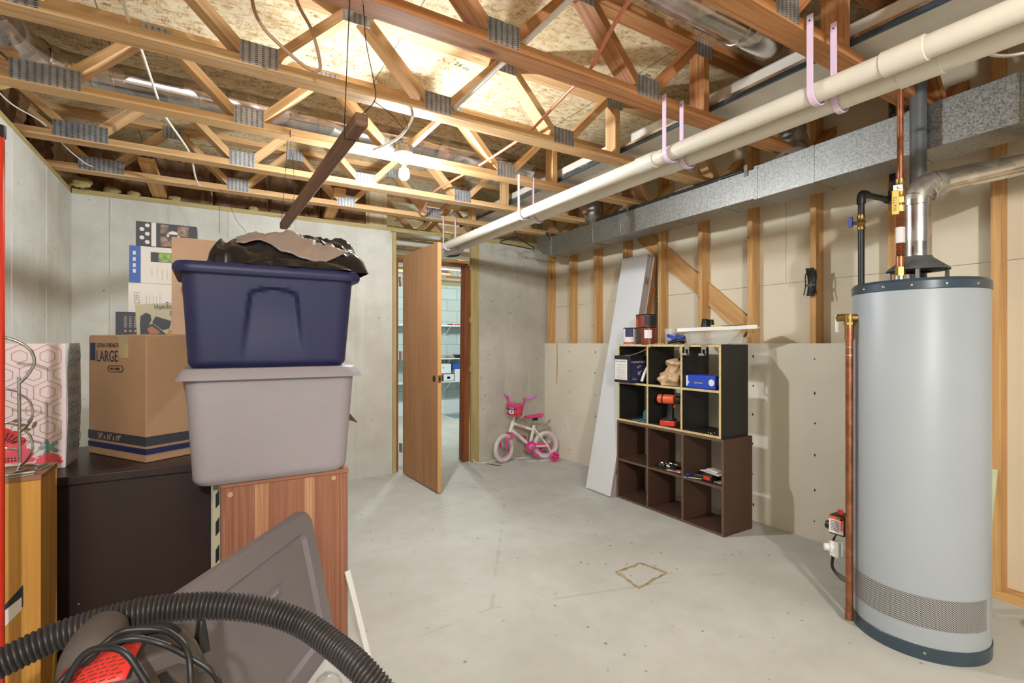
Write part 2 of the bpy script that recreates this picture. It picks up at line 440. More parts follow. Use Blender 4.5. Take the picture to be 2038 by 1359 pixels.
# ------------------------------------------------------------------ floor trusses
ZB, ZTOP = 2.312, 2.702
XB = (-0.60, 0.165, 0.925, 1.67); XTP = (-1.0, -0.22, 0.545, 1.30, 2.05)
YT = (0.345, 0.957, 1.585, 2.205, 2.835, 3.50, 4.09)
TL = ('floor truss nearest the viewer, cutting across the top right corner above the twin white pipes',
      'floor truss with the broad orange bottom chord in the top right corner',
      'long floor truss crossing the top of the picture above the hanging wood bar',
      'floor truss just in front of the light bulb truss',
      'floor truss that carries the bare light bulb',
      'floor truss just behind the light bulb',
      'farthest floor truss in front of the back wall')
for ti, y in enumerate(YT):
    xr = 3.75; pale = ti >= 4
    T = thing('floor_truss', TL[ti], 'truss', (0.9, y + 0.0445, ZB), 'open web floor trusses')
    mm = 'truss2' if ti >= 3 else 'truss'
    y0, y1, ym = y, y + 0.089, y + 0.0445
    put('bottom_chord', MB().box((XL - 0.16, y0, ZB), (xr, y1, ZB + 0.038)), mm, T, bevel=0.0015, seg=1)
    put('top_chord', MB().box((XL - 0.16, y0, ZTOP - 0.038), (xr, y1, ZTOP)), mm, T, bevel=0.0015, seg=1)
    pairs = []
    for xb in XB:
        for xt in XTP:
            if abs(xb - xt) < 0.5: pairs.append((xb + (0.035 if xt > xb else -0.035), xt + (-0.03 if xt > xb else 0.03)))
    pairs += [(3.02, 2.74), (3.10, 3.44)]
    for (xb, xt) in pairs:
        p = V((xb, ym, ZB + 0.036)); q = V((xt, ym, ZTOP - 0.036))
        d = (q - p).normalized()
        put('web', MB().obox((p + q) / 2, d, (0, 1, 0), d.cross(V((0, 1, 0))), ((q - p).length / 2, 0.0443, 0.019)), mm, T, bevel=0.0015, seg=1)
    for xv in (2.07, 2.68):
        put('web', MB().box((xv - 0.019, y0 + 0.0002, ZB + 0.038), (xv + 0.019, y1 - 0.0002, ZTOP - 0.038)), mm, T, bevel=0.0015, seg=1)
    for side in (0, 1):
        yy = (y0 - 0.0016, y0 + 0.0002) if side == 0 else (y1 - 0.0002, y1 + 0.0016)
        b = MB()
        for k, xb in enumerate(XB):
            hw = 0.115 if k == 0 else 0.068
            if side == 0: put('nail_plate', MB().obox((xb, sum(yy) / 2, ZB + 0.05), (1, 0, 0), (0, 1, 0), (0, 0, 1), (hw, 0.0009, 0.043), ruv=False), 'nail', T)
        for xt in XTP[1:] + (2.68,):
            if side == 0: put('nail_plate', MB().obox((xt, sum(yy) / 2, ZTOP - 0.052), (1, 0, 0), (0, 1, 0), (0, 0, 1), (0.058, 0.0009, 0.04), ruv=False), 'nail', T)
# the same trusses carry on over the far room
for k, y in enumerate((4.95, 5.56, 6.17, 6.78, 7.39, 7.95)):
    T = thing('floor_truss', ('far room floor truss through the doorway, %s' % ('nearest the opening', 'second behind the opening', 'third behind the opening', 'fourth behind the opening', 'fifth, near the block wall', 'just in front of the grey block wall')[k]), 'truss', (2.6, y + 0.0445, ZB), 'far room trusses')
    put('bottom_chord', MB().box((0.9, y, ZB), (5.2, y + 0.089, ZB + 0.038)), 'truss2', T)
    put('top_chord', MB().box((0.9, y, ZTOP - 0.038), (5.2, y + 0.089, ZTOP)), 'truss2', T)
    for j in range(6):
        xb = 1.1 + 0.765 * j
        for sg in (-1, 1):
            p = V((xb + sg * 0.03, y + 0.0445, ZB + 0.036)); q = V((xb + sg * 0.35, y + 0.0445, ZTOP - 0.036)); d = (q - p).normalized()
            put('web', MB().obox((p + q) / 2, d, (0, 1, 0), d.cross(V((0, 1, 0))), ((q - p).length / 2, 0.0443, 0.019)), 'truss2', T)
        put('nail_plate', MB().obox((xb, y - 0.001, ZB + 0.05), (1, 0, 0), (0, 1, 0), (0, 0, 1), (0.07, 0.0009, 0.043), ruv=False), 'nail', T)

# rim boards closing the joist space over the concrete
struct('trim_10', MB().box((XL - 0.2, 1.0, 2.308), (XL - 0.165, YB + 0.2, 2.70)), 'osb')
struct('trim_11', MB().box((XL - 0.16, YB + 0.155, 2.308), (1.45, YB + 0.19, 2.70)), 'osb')
struct('trim_12', MB().box((2.36, YB + 0.155, 2.308), (3.75, YB + 0.19, 2.70)), 'osb')
# short boards lying flat from the last truss to the back wall plate
for i, (x, lab) in enumerate(((-0.36, 'short wood block bridging last truss and back wall, left of the shelf boxes'), (0.86, 'short wood block bridging last truss and back wall, above the tote stack'), (2.62, 'short wood block bridging last truss and back wall, right of the door'))):
    o = put('wood_block', MB().box((x - 0.045, 4.12, 2.352), (x + 0.045, 4.6, 2.39)) if i == 2 else MB().beam((x, 4.0, 2.41), (x + 0.03, 4.61, 2.335), 0.089, 0.038), 'stud', bevel=0.002)
    tag(o, lab, 'wood block')

# ------------------------------------------------------------------ studs of the right-hand wall
SL = ('bare wall stud beside the water heater right edge', 'bare wall stud behind the copper and flue pipes', 'bare wall stud with the black plastic bracket screwed on', 'bare wall stud with rough bark edge where the diagonal brace ends',
      'bare wall stud in the middle of the diagonal brace', 'bare wall stud just right of the leaning white panels', 'bare wall stud hidden behind the top of the white panels',
      'bare wall stud left of the leaning white panels', 'bare wall stud third from the concrete corner', 'bare wall stud against the tan concrete corner')
ys = [0.856 + 0.4105 * k for k in range(9)] + [4.545]
ys = [0.856, 1.28, 1.70, 2.124, 2.535, 2.94, 3.354, 3.758, 4.151, 4.545]
for k, yy in enumerate(ys):
    o = put('wall_stud', MB().box((3.2075, yy - 0.038, 0.038), (3.2955, yy, 2.69)), 'stud', bevel=0.002, org=(3.25, yy - 0.019, 0.038))
    tag(o, SL[k], 'stud', 'studs of the open wall')
for k, yy in enumerate((0.45, 0.04)):
    o = put('wall_stud', MB().box((3.2075, yy - 0.038, 0.038), (3.2955, yy, 2.69)), 'stud', bevel=0.002, org=(3.25, yy - 0.019, 0.038))
    tag(o, ('bare wall stud at the far right edge of the picture', 'bare wall stud past the right edge of the picture')[k], 'stud', 'studs of the open wall')
d = V((0, 0.906, 0.763)).normalized(); n = V((0, -d.z, d.y))
c0 = V((3.284, 2.68, 1.757))
b = MB()
b.obox(c0, d, n, (1, 0, 0), (0.68, 0.068, 0.0105))
o = put('diagonal_brace', b, 'stud', bevel=0.002, org=c0); tag(o, 'knotty diagonal board braced across the wall behind the studs', 'wood brace')
# bent nails left on the stud faces
b = MB(); rs = random.Random(5)
for k, yy in enumerate(ys[2:9]):
    for z in (1.35, 1.62, 1.86, 2.0):
        if rs.random() < 0.6:
            yk = yy - 0.019 + rs.uniform(-.012, .012); zz = z + rs.uniform(-.1, .1)
            b.tube([(3.2075, yk, zz), (3.19, yk + 0.004, zz + 0.004), (3.183, yk + 0.01, zz + 0.012)], 0.0012, 6)
o = put('trim_13', b, 'screw'); o['kind'] = 'structure'

# ------------------------------------------------------------------ rectangular supply duct along the right-hand wall
def ductx(y): return 2.80 + (0.03 if y > 1.84 else 0.075) * (y - 1.84)
T = thing('supply_duct', 'long rectangular galvanized duct running along the top of the right wall', 'duct', (2.9, 2.2, 2.09))
b = MB(); z0, z1 = 2.092, 2.268; bw = 0.20
def dsec(y, e=0.0): return [(ductx(y) - e, y, z0 - e), (ductx(y) + bw + e, y, z0 - e), (ductx(y) + bw + e, y, z1 + e), (ductx(y) - e, y, z1 + e)]
b.loops([dsec(1.79), dsec(4.02)])
put('duct_body', b, 'galv', T)
b = MB(); b.loops([dsec(-2.0, 0.012), dsec(1.79, 0.010)]); put('duct_body', b, 'galv', T)
for y, e in ((4.0, 0.004), (3.35, 0.005), (3.0, 0.003), (2.45, 0.003), (2.05, 0.003), (1.79, 0.012), (1.45, 0.013), (1.0, 0.014), (0.62, 0.016)):
    b = MB(); b.loops([dsec(y - 0.012, e), dsec(y + 0.012, e)]); put('duct_seam', b, 'galv', T, bevel=0.001, seg=1)
rings = []
for k in range(9):
    a = R(90) * k / 8; r0, r1 = 0.06, 0.06 + (z1 - z0)
    yc, zc = 4.02, z1 + 0.06
    rings.append([(ductx(4.0) + 0, yc + math.sin(a) * r1, zc - math.cos(a) * r1), (ductx(4.0) + bw, yc + math.sin(a) * r1, zc - math.cos(a) * r1),
                  (ductx(4.0) + bw, yc + math.sin(a) * r0, zc - math.cos(a) * r0), (ductx(4.0), yc + math.sin(a) * r0, zc - math.cos(a) * r0)])
b = MB(); b.loops(rings); put('duct_elbow', b, 'galv', T)
for y in (1.86, 2.9, 4.0):
    b = MB(); b.box((ductx(y) - 0.009, y - 0.012, z1 - 0.03), (ductx(y) - 0.006, y + 0.012, z1 + 0.004)); b.box((ductx(y) - 0.009, y - 0.012, z1 + 0.002), (ductx(y) - 0.006, y + 0.012, z1 + 0.04))
    put('hanger_strap', b, 'galv_shiny', T)
# round take-off boots on top of the duct
for y, lab in ((1.62, 'round galvanized boot rising from the duct above the diagonal brace'), (3.45, 'round galvanized boot rising from the duct near the corner')):
    T2 = thing('duct_boot', lab, 'duct', (2.9, y, z1))
    put('boot_collar', MB().lathe([(0.10, 0), (0.072, 0.07), (0.07, 0.09)], (ductx(y) + 0.1, y, z1 + (0.014 if y < 1.79 else 0.0075)), n=28), 'galv_dull', T2)
    put('boot_pipe', MB().lathe([(0.066, 0.08), (0.066, 0.30), (0.069, 0.302), (0.069, 0.312), (0.066, 0.314), (0.066, 0.42)], (ductx(y) + 0.1, y, z1 + (0.014 if y < 1.79 else 0.0075)), n=28), 'galv_dull', T2)

# ------------------------------------------------------------------ twin white drain pipes
for (x, z, y1, lab) in ((1.80, 2.09, 4.16, 'upper left of the two long white pipes hung below the trusses'), (1.915, 2.085, 4.9, 'lower right of the two long white pipes hung below the trusses')):
    T = thing('drain_pipe', lab, 'pipe', (x, 2.0, z), 'twin white pipes')
    b = MB()
    ro, ri = 0.034, 0.029
    b.lathe([(ri, 0.0), (ro, 0.0), (ro, y1 + 1.5)], (x, y1, z), (0, -1, 0), 32, capb=False, capt=False)
    b.lathe([(ri, 0.0), (ri, 0.6)], (x, y1, z), (0, -1, 0), 32, capb=False, capt=True)
    put('pipe_run', b, 'pvc', T)
    put('coupling', MB().lathe([(0.034, -0.002), (0.0385, 0.0), (0.0385, 0.11), (0.034, 0.112)], (x, 1.66 if x < 1.85 else 1.60, z), (0, 1, 0), 32, capb=False, capt=False), 'pvc', T)
    put('coupling', MB().lathe([(0.034, -0.002), (0.0385, 0.0), (0.0385, 0.11), (0.034, 0.112)], (x, 0.62, z), (0, 1, 0), 32, capb=False, capt=False), 'pvc', T)


def hook(x, y, z, top, lab):
    r = 0.044; pts = [(x - r, y, top), (x - r, y, z)]
    pts += [(x - r * math.cos(a), y, z - r * math.sin(a)) for a in [R(18) * k for k in range(1, 10)]] + [(x + r, y, z + 0.012)]
    b = MB()
    P = [V(p) for p in pts]
    for i in range(len(P) - 1):
        d = (P[i + 1] - P[i]).normalized(); nn = V((0, 1, 0)).cross(d)
        b.obox((P[i] + P[i + 1]) / 2, d, (0, 1, 0), nn, ((P[i + 1] - P[i]).length / 2 + 0.001, 0.0105, 0.0022))
        if i >= 1: b.obox((P[i] + P[i + 1]) / 2 - nn * 0.004, d, (0, 1, 0), nn, ((P[i + 1] - P[i]).length / 2 + 0.001, 0.0022, 0.0045))
    b.cyl((x - r - 0.004, y, top - 0.02), (x - r + 0.004, y, top - 0.02), 0.003, 8, 1)
    o = put('pipe_hook', b, ['lilac', 'screw'], bevel=0.0008, seg=1, org=(x, y, z))
    tag(o, lab, 'pipe hook', 'lilac pipe hooks')


HL = ('nearest right end of the picture', 'in the middle, by the broad truss chord', 'third from the camera', 'near the top of the open door')
for k, y in enumerate((0.93, 1.57, 2.815, 4.075)):
    hook(1.80, y, 2.09, 2.345, 'lilac J-hook holding the left white pipe, ' + HL[k])
    hook(1.915, y + (0.0 if k else -0.02), 2.085, 2.345, 'lilac J-hook holding the right white pipe, ' + HL[k])

# ------------------------------------------------------------------ bare bulb
T = thing('light_bulb_fixture', 'bare lit bulb in a porcelain holder under the truss', 'lamp', (0.955, 2.80, 2.36))
put('junction_box', MB().lathe([(0.05, 0), (0.05, 0.045)], (0.955, 2.782, 2.312), n=8), 'galv_dull', T, bevel=0.003)
put('porcelain_holder', MB().lathe([(0.057, 0.022), (0.057, 0.016), (0.05, 0.006), (0.03, -0.004), (0.026, -0.03), (0.022, -0.032)], (0.955, 2.782, 2.292), n=32), 'white', T)
e = NT('glowing_bulb'); e.b.inputs['Emission Color'].default_value = (0.88, 0.95, 1.0, 1); e.b.inputs['Emission Strength'].default_value = 2100.0; e.b.inputs['Base Color'].default_value = W3(0.9); MT['bulb'] = e.m
put('bulb_neck_shield', MB().lathe([(0.013, 0.0), (0.014, -0.02), (0.0232, -0.038)], (0.955, 2.782, 2.262), n=28, capb=False, capt=False), 'white', T)  # opaque neck added to cut the bulb's light on the ceiling boards
put('bulb', MB().lathe([(0.0228, -0.0375), (0.024, -0.04), (0.030, -0.062), (0.027, -0.082), (0.016, -0.095), (0.001, -0.10)], (0.955, 2.782, 2.262), n=28), 'bulb', T)

# ------------------------------------------------------------------ door, frame, opening
b = MB()
b.box((1.454, YB - 0.005, 0), (1.492, YB + 0.16, 2.265)); b.box((2.276, YB + 0.0, 0), (2.3655, YB + 0.038, 2.265)); 
struct('trim_14', b, 'plate_wood', bevel=0.002)
b = MB()
b.box((1.497, YB + 0.02, 0.01), (1.518, YB + 0.135, 2.03)); b.box((1.518, YB + 0.06, 0.01), (1.53, YB + 0.10, 2.0))
b.obox((2.222, YB + 0.075, 1.01), (1, 0, 0), (0, 1, 0), (0.012, 0, 1), (0.0105, 0.0575, 1.0)); b.obox((2.207, YB + 0.08, 1.0), (1, 0, 0), (0, 1, 0), (0.012, 0, 1), (0.007, 0.02, 0.98))
b.obox((2.245, YB + 0.022, 1.01), (1, 0, 0), (0, 1, 0), (0.012, 0, 1), (0.026, 0.006, 1.0))
b.box((1.497, YB + 0.018, 2.005), (2.25, YB + 0.135, 2.03))
struct('trim_15', b, 'jamb', bevel=0.002)
for z, s_ in ((1.97, 0.0), (1.43, 0.0), (0.93, 0.0)):
    o = put('shim', MB().box((2.262, YB - 0.012, z), (2.285, YB + 0.03, z + 0.05)), 'plate_wood', bevel=0.001)
    tag(o, 'small wood shim wedged beside the right door jamb, ' + {1.97: 'top one', 1.43: 'middle one', 0.93: 'lowest one'}[z], 'shim', 'jamb shims')
hx, hy = 1.532, 4.50; fx, fy = 1.563, 3.745
T = thing('door', 'brown wood veneer door standing open into the room, knob missing', 'door', (hx, hy, 0.012))
dd = V((fx - hx, fy - hy, 0)); L = dd.length; dd.normalize(); nn = V((-dd.y, dd.x, 0))   # nn points to +x side
thk = 0.035
c = V((hx, hy, 1.025)) + dd * L / 2 + nn * thk / 2
put('door_slab', MB().obox(c, dd, nn, (0, 0, 1), (L / 2, thk / 2, 1.012)), 'door', T, bevel=0.0015)
e = V((fx, fy, 0.93))
put('door_edge', MB().obox(V((fx, fy, 1.025)) + nn * thk / 2 + dd * 0.001, dd, nn, (0, 0, 1), (0.0015, thk / 2 - 0.001, 1.011)), 'stud', T)
put('latch_plate', MB().obox(e + nn * thk / 2 + dd * 0.003, dd, nn, (0, 0, 1), (0.001, 0.0125, 0.03)), 'brass', T, label='brass latch plate')
put('latch_hole', MB().lathe([(0.009, 0), (0.009, 0.0015)], e + nn * thk / 2 + dd * 0.0035, dd, 16), 'screw', T)
put('knob_hole', MB().lathe([(0.027, 0), (0.027, 0.0015)], e - dd * 0.065 - nn * 0.0002, -nn, 24), 'screw', T, label='dark empty knob hole')
for z in (0.24, 1.1, 1.80):
    b = MB(); b.cyl(V((hx - 0.004, hy + 0.014, z - 0.045)), V((hx - 0.004, hy + 0.014, z + 0.045)), 0.006, 10)
    b.box((hx - 0.016, hy + 0.012, z - 0.045), (hx - 0.004, hy + 0.06, z + 0.045)); put('hinge', b, 'galv_dull', T)

# ------------------------------------------------------------------ far room
def m_block():
    t = NT('grey_block', 0.9, 0, 0.2); v = t.coord('Object'); x = t.sep(v)
    br = t.n('ShaderNodeTexBrick'); br.inputs['Color1'].default_value = srgb(196, 206, 202); br.inputs['Color2'].default_value = srgb(186, 198, 194); br.inputs['Mortar'].default_value = srgb(150, 162, 160)
    br.inputs['Scale'].default_value = 1.0; br.inputs['Mortar Size'].default_value = 0.006; br.inputs['Brick Width'].default_value = 0.4; br.inputs['Row Height'].default_value = 0.2
    mp = t.n('ShaderNodeCombineXYZ'); t.l(x[0], mp.inputs[0]); t.l(x[2], mp.inputs[1]); t.l(mp.outputs[0], br.inputs['Vector'])
    n = t.noise(v, 2.5, 5); t.col(t.mix(t.math('MULTIPLY', n, 0.35), br.outputs[0], srgb(168, 178, 174))); t.bump(br.outputs['Fac'], -0.3, 0.01); return t.m
MT['block'] = m_block()
struct('wall_far', MB().box((0.6, 8.2, 0), (5.6, 8.4, 2.25)), 'block')
struct('wall_far_left', MB().box((0.5, YB + 0.2, 0), (0.6, 8.4, 2.7)), 'block')
struct('wall_far_right', MB().box((5.6, YB + 0.2, 0), (5.7, 8.4, 2.7)), 'block')
struct('trim_16', MB().box((0.6, 8.19, 2.25), (5.6, 8.35, 2.308)), 'plate_wood')

# ------------------------------------------------------------------ materials for the right half
MT['enamel'] = plain('white_enamel', srgb(166, 173, 180), 0.42, 0, 0.012, 2)
MT['bluegrey'] = plain('blue_grey_plastic', srgb(58, 72, 84), 0.3, 0, 0.04, 4)
def m_mesh():
    t = NT('perforated_band', 0.4, 0.3); uv = t.sep(t.coord('UV'))
    a = t.math('MULTIPLY', uv[0], 216.0); b = t.math('MULTIPLY', uv[1], 419.0)
    s1 = t.math('SINE', t.math('ADD', a, b)); s2 = t.math('SINE', t.math('SUBTRACT', a, b))
    f = t.math('ABSOLUTE', t.math('MULTIPLY', s1, s2))
    t.col(t.ramp(f, [(0.16, srgb(208, 208, 206)), (0.4, srgb(60, 60, 64))])); t.bump(f, -0.3, 0.003); return t.m
MT['perf'] = m_mesh()
MT['yellow'] = plain('yellow_vinyl', srgb(230, 186, 54), 0.4, 0, 0.03, 6)
MT['blue'] = plain('blue_vinyl', srgb(40, 76, 190), 0.4, 0, 0.03, 6)
MT['red'] = plain('red_plastic', srgb(206, 60, 44), 0.4, 0, 0.03, 6)
MT['orange'] = plain('orange_plastic', srgb(226, 92, 50), 0.4, 0, 0.03, 6)
MT['shelf_black'] = plain('black_melamine', srgb(36, 34, 32), 0.5, 0, 0.06, 3)
MT['raw_edge'] = plain('raw_board_edge', srgb(206, 182, 130), 0.7, 0, 0.08, 30)
MT['shelf_brown'] = plain('brown_melamine', srgb(78, 54, 42), 0.5, 0, 0.06, 3)
MT['brown_edge'] = plain('brown_edge', srgb(104, 78, 62), 0.55, 0, 0.06, 20)
MT['doorwhite'] = plain('panel_white', srgb(214, 215, 217), 0.5, 0, 0.01, 2)
MT['dooredge'] = plain('panel_taupe_edge', srgb(168, 154, 148), 0.6, 0, 0.04, 6)
MT['kraft'] = plain('tan_plastic_film', srgb(200, 168, 130), 0.4, 0, 0.08, 12)
MT['teal'] = plain('teal_plastic', srgb(78, 130, 148), 0.4, 0, 0.03, 5)
MT['paper'] = plain('printed_white', srgb(226, 222, 216), 0.5, 0, 0.02, 6)
MT['ink'] = plain('dark_ink', srgb(30, 32, 44), 0.5, 0, 0.04, 6)
MT['navy'] = plain('navy_print', srgb(44, 44, 92), 0.5, 0, 0.04, 6)
MT['canred'] = plain('brown_red_can', srgb(128, 58, 46), 0.35, 0.1, 0.06, 8)
MT['rust_brown'] = plain('dark_brown_card', srgb(96, 60, 36), 0.7, 0, 0.08, 8)
def m_clear(name, c, alpha):
    t = NT(name, 0.15, 0, 0.5); t.b.inputs['Base Color'].default_value = c; t.b.inputs['Alpha'].default_value = alpha; return t.m
MT['clear'] = m_clear('clear_plastic', srgb(226, 224, 216), 0.35)
MT['milky'] = m_clear('milky_plastic', srgb(230, 228, 220), 0.7)

# ------------------------------------------------------------------ water heater
HX, HY, HR = 2.556, 0.912, 0.227
T = thing('water_heater', 'tall white gas water heater standing on the floor at the right', 'water heater', (HX, HY, 0))
put('tank', MB().lathe([(HR - 0.004, 0.012), (HR, 0.055), (HR, 1.43), (HR - 0.002, 1.436)], (HX, HY, 0), n=96), 'enamel', T)
put('base_ring', MB().lathe([(HR - 0.02, 0.0), (HR + 0.003, 0.0), (HR + 0.004, 0.05), (HR + 0.001, 0.053)], (HX, HY, 0), n=96, capt=False), 'bluegrey', T)
put('top_cap', MB().lathe([(HR + 0.001, 1.43), (HR + 0.004, 1.432), (HR + 0.004, 1.462), (HR - 0.006, 1.474), (0.0, 1.476)], (HX, HY, 0), n=96, capb=False, capt=False), 'bluegrey', T)
put('intake_screen', MB().lathe([(HR + 0.0012, 0.125), (HR + 0.0012, 0.243)], (HX, HY, 0), n=80, capb=False, capt=False, ang=(R(112), R(263))), 'perf', T)
for k, a in enumerate((128, 150, 172, 195, 222, 250)):
    q = V((HX + math.cos(R(a)) * (HR + 0.004), HY + math.sin(R(a)) * (HR + 0.004), 1.447)); put('cap_screw', MB().lathe([(0.0, 0.003), (0.004, 0.002), (0.0055, 0)], q - V((0, 0, 0)), (math.cos(R(a)), math.sin(R(a)), 0), 10, capb=False, capt=False), 'steel', T)
q = V((HX + math.cos(R(205)) * (HR + 0.004), HY + math.sin(R(205)) * (HR + 0.004), 0.028)); put('cap_screw', MB().lathe([(0.0, 0.003), (0.004, 0.002), (0.0055, 0)], q, (math.cos(R(205)), math.sin(R(205)), 0), 10, capb=False, capt=False), 'steel', T)
# draft hood
b = MB(); b.lathe([(0.108, 1.525), (0.106, 1.532), (0.052, 1.578), (0.05, 1.585)], (HX, HY, 0), n=32, capb=False, capt=False)
b.lathe([(0.05, 1.52), (0.104, 1.5255)], (HX, HY, 0), n=32, capb=False, capt=False)
hood = put('draft_hood', b, 'darkgrey_pipe', T, solid=0.0)
for a in (20, 110, 200, 290):
    x, y = HX + 0.095 * math.cos(R(a)), HY + 0.095 * math.sin(R(a)); put('hood_leg', MB().box((x - 0.006, y - 0.006, 1.474), (x + 0.006, y + 0.006, 1.53)), 'galv_dull', hood)
# relief valve + discharge tube
vx, vy = 2.376, 1.092
b = MB(); dr = V((HX - vx, HY - vy, 0)).normalized()
b.cyl(V((vx, vy, 1.33)) - dr * 0.012, V((vx, vy, 1.33)) + dr * 0.03, 0.017, 16); b.cyl((vx, vy, 1.345), (vx, vy, 1.285), 0.018, 12); b.cyl((vx, vy, 1.31), (vx, vy, 1.300), 0.022, 6)
b.cyl(V((vx, vy, 1.332)), V((vx - 0.006, vy + 0.045, 1.332)), 0.016, 14)
val = put('relief_valve', b, 'brass', T, label='brass relief valve')
b = MB(); b.box((vx - 0.016, vy + 0.046, 1.27), (vx + 0.004, vy + 0.049, 1.34)); b.box((vx - 0.016, vy + 0.044, 1.33), (vx + 0.004, vy + 0.05, 1.345)); put('test_lever', b, 'white', val)
b = MB(); b.tube([(vx, vy, 0.02), (vx, vy, 1.29)], 0.0142, 16); b.cyl((vx, vy, 0.02), (vx, vy, 0.06), 0.0165, 16); b.cyl((vx, vy, 1.235), (vx, vy, 1.29), 0.0175, 16)
put('discharge_tube', b, 'copper', T, label='copper discharge tube down to the floor')
b = MB()
for z in (1.20, 1.165): b.cyl((vx, vy, z), (vx, vy, z + 0.006), 0.0147, 16)
put('solder_ring', b, 'steel', T)
# gas control on the far side
gx, gy = 2.486, 1.185
b = MB(); b.box((gx - 0.05, gy - 0.045, 0.345), (gx + 0.03, gy + 0.02, 0.435)); gc = put('gas_control', b, 'black', T, bevel=0.006, label='black gas control with printed label')
b = MB(); b.obox((gx - 0.0525, gy - 0.012, 0.39), (1, 0, 0), (0, 1, 0), (0, 0, 1), (0.0015, 0.03, 0.036)); put('label_plate', b, 'paper', gc)
b = MB(); b.obox((gx - 0.054, gy - 0.012, 0.424), (1, 0, 0), (0, 1, 0), (0, 0, 1), (0.001, 0.03, 0.006)); b.obox((gx - 0.054, gy - 0.036, 0.40), (1, 0, 0), (0, 1, 0), (0, 0, 1), (0.001, 0.005, 0.028)); put('label_stripe', b, 'orange', gc)
b = MB()
for k in range(7): b.obox((gx - 0.0545, gy - 0.008, 0.41 - k * 0.007), (1, 0, 0), (0, 1, 0), (0, 0, 1), (0.0006, 0.019, 0.0012))
put('label_print', b, 'ink', gc)
put('control_knob', MB().lathe([(0.02, 0), (0.018, 0.018), (0.0, 0.02)], (gx - 0.03, gy + 0.022, 0.378), (0, 1, 0), 16), 'black', gc)
put('control_cap', MB().lathe([(0.012, 0), (0.011, 0.02), (0.0, 0.022)], (gx - 0.01, gy - 0.01, 0.434), (0, 0, 1), 14), 'red', gc)
b = MB(); b.lathe([(0.016, 0), (0.016, 0.02), (0.03, 0.022), (0.03, 0.05), (0.012, 0.055)], (gx - 0.045, gy + 0.045, 0.275), (0.6, -0.75, 0), 20); b.box((gx - 0.045, gy - 0.02, 0.24), (gx - 0.005, gy + 0.02, 0.31))
put('white_valve', b, 'white', T, bevel=0.004, label='white plastic drain fitting')
b = MB()
for k in range(3): b.tube(smooth_path([(gx - 0.02 + k * 0.006, gy, 0.35), (gx - 0.03, gy + 0.01 + k * 0.004, 0.30), (gx - 0.045 + 0.008 * k, gy + 0.01, 0.24), (gx - 0.055 + 0.008 * k, gy + 0.005, 0.19), (gx - 0.05, gy - 0.04, 0.15 + 0.01 * k), (gx - 0.02, gy - 0.08, 0.15)]), 0.0022, 6)
put('pilot_wires', b, 'darksteel', T)

# flue pipe from the hood out to the right
F = thing('flue_pipe', 'shiny galvanized flue pipe bending right above the water heater', 'flue pipe', (HX, HY, 1.58))
b = MB(); b.lathe([(0.0475, 1.586), (0.0475, 1.80), (0.050, 1.802), (0.050, 1.825)], (HX, HY, 0), n=36); put('pipe_section', b, 'galv_shiny', F)
rd = V((0.86, -0.51, 0.0)); end = V((HX, HY, 1.845)) + rd * 0.055 + V((0, 0, 0.05)); far = end + (rd + V((0, 0, 0.22))) * 0.9
path = [V((HX, HY, 1.81)), V((HX, HY, 1.838)), V((HX, HY, 1.84)) + rd * 0.012 + V((0, 0, 0.018)), V((HX, HY, 1.85)) + rd * 0.03 + V((0, 0, 0.03)), end, end + (far - end) * 0.045]
b = MB(); b.tube(smooth_path(path, 4), 0.049, 36, cap=False); put('flue_elbow', b, 'galv_dull', F)
b = MB()
for q, dq in ((V((HX, HY, 1.835)), V((0.25, -0.15, 1))), (V((HX, HY, 1.862)) + rd * 0.03, V((0.75, -0.45, 0.8))), (end, rd + V((0, 0, 0.3)))):
    dq.normalize(); b.tube([q - dq * 0.003, q + dq * 0.003], 0.0515, 36)
put('elbow_bead', b, 'galv_shiny', F)
b = MB(); b.tube([end + (far - end) * 0.03, end + (far - end) * 0.08, far], 0.0475, 36); put('pipe_section', b, 'galv_shiny', F)

# cold line: copper with ball valve and ribbed flex
cx, cy = 2.447, 0.932
F = thing('copper_water_line', 'vertical copper water line with a yellow lever valve on the heater', 'pipe', (cx, cy, 1.476))
b = MB(); b.tube([(cx, cy, 1.53), (cx, cy, 1.58)], 0.0155, 18); b.tube([(cx, cy, 1.775), (cx, cy, 2.30)], 0.0112, 18); put('copper_run', b, 'copper', F)
b = MB(); b.cyl((cx, cy, 1.476), (cx, cy, 1.50), 0.021, 18); put('dielectric_nipple', b, 'steel', F)
b = MB(); b.cyl((cx, cy, 1.50), (cx, cy, 1.535), 0.018, 6); b.cyl((cx, cy, 1.765), (cx, cy, 1.79), 0.016, 6); b.cyl((cx, cy, 1.80), (cx, cy, 1.825), 0.018, 6); b.lathe([(0.014, 1.82), (0.021, 1.835), (0.021, 1.86), (0.014, 1.875), (0.017, 1.88), (0.017, 1.90)], (cx, cy, 0), n=18)
bv = put('ball_valve', b, 'brass', F)
b = MB(); pr_ = []
for k in range(61):
    z = 1.575 + (1.775 - 1.575) * k / 60; r_ = 0.0135 if 1.64 < z < 1.70 else (0.0118 + 0.0032 * (k % 2)); pr_.append((r_, z))
b.lathe(pr_, (cx, cy, 0), n=18); put('ribbed_flex', b, 'copper', F)
b = MB(); b.lathe([(0.0165, 1.635), (0.0165, 1.70)], (cx, cy, 0), n=20); fl = put('paper_tag', b, 'paper', F)
sd = V((-0.52, 0.86, 0)); fw = V((-0.86, -0.5, 0))
b = MB(); b.obox(V((cx, cy, 1.80)) + fw * 0.027 + sd * 0.02, sd, fw, (0, 0, 1), (0.0125, 0.003, 0.05)); lv = put('lever_grip', b, 'yellow', bv, bevel=0.003, label='yellow vinyl lever grip')
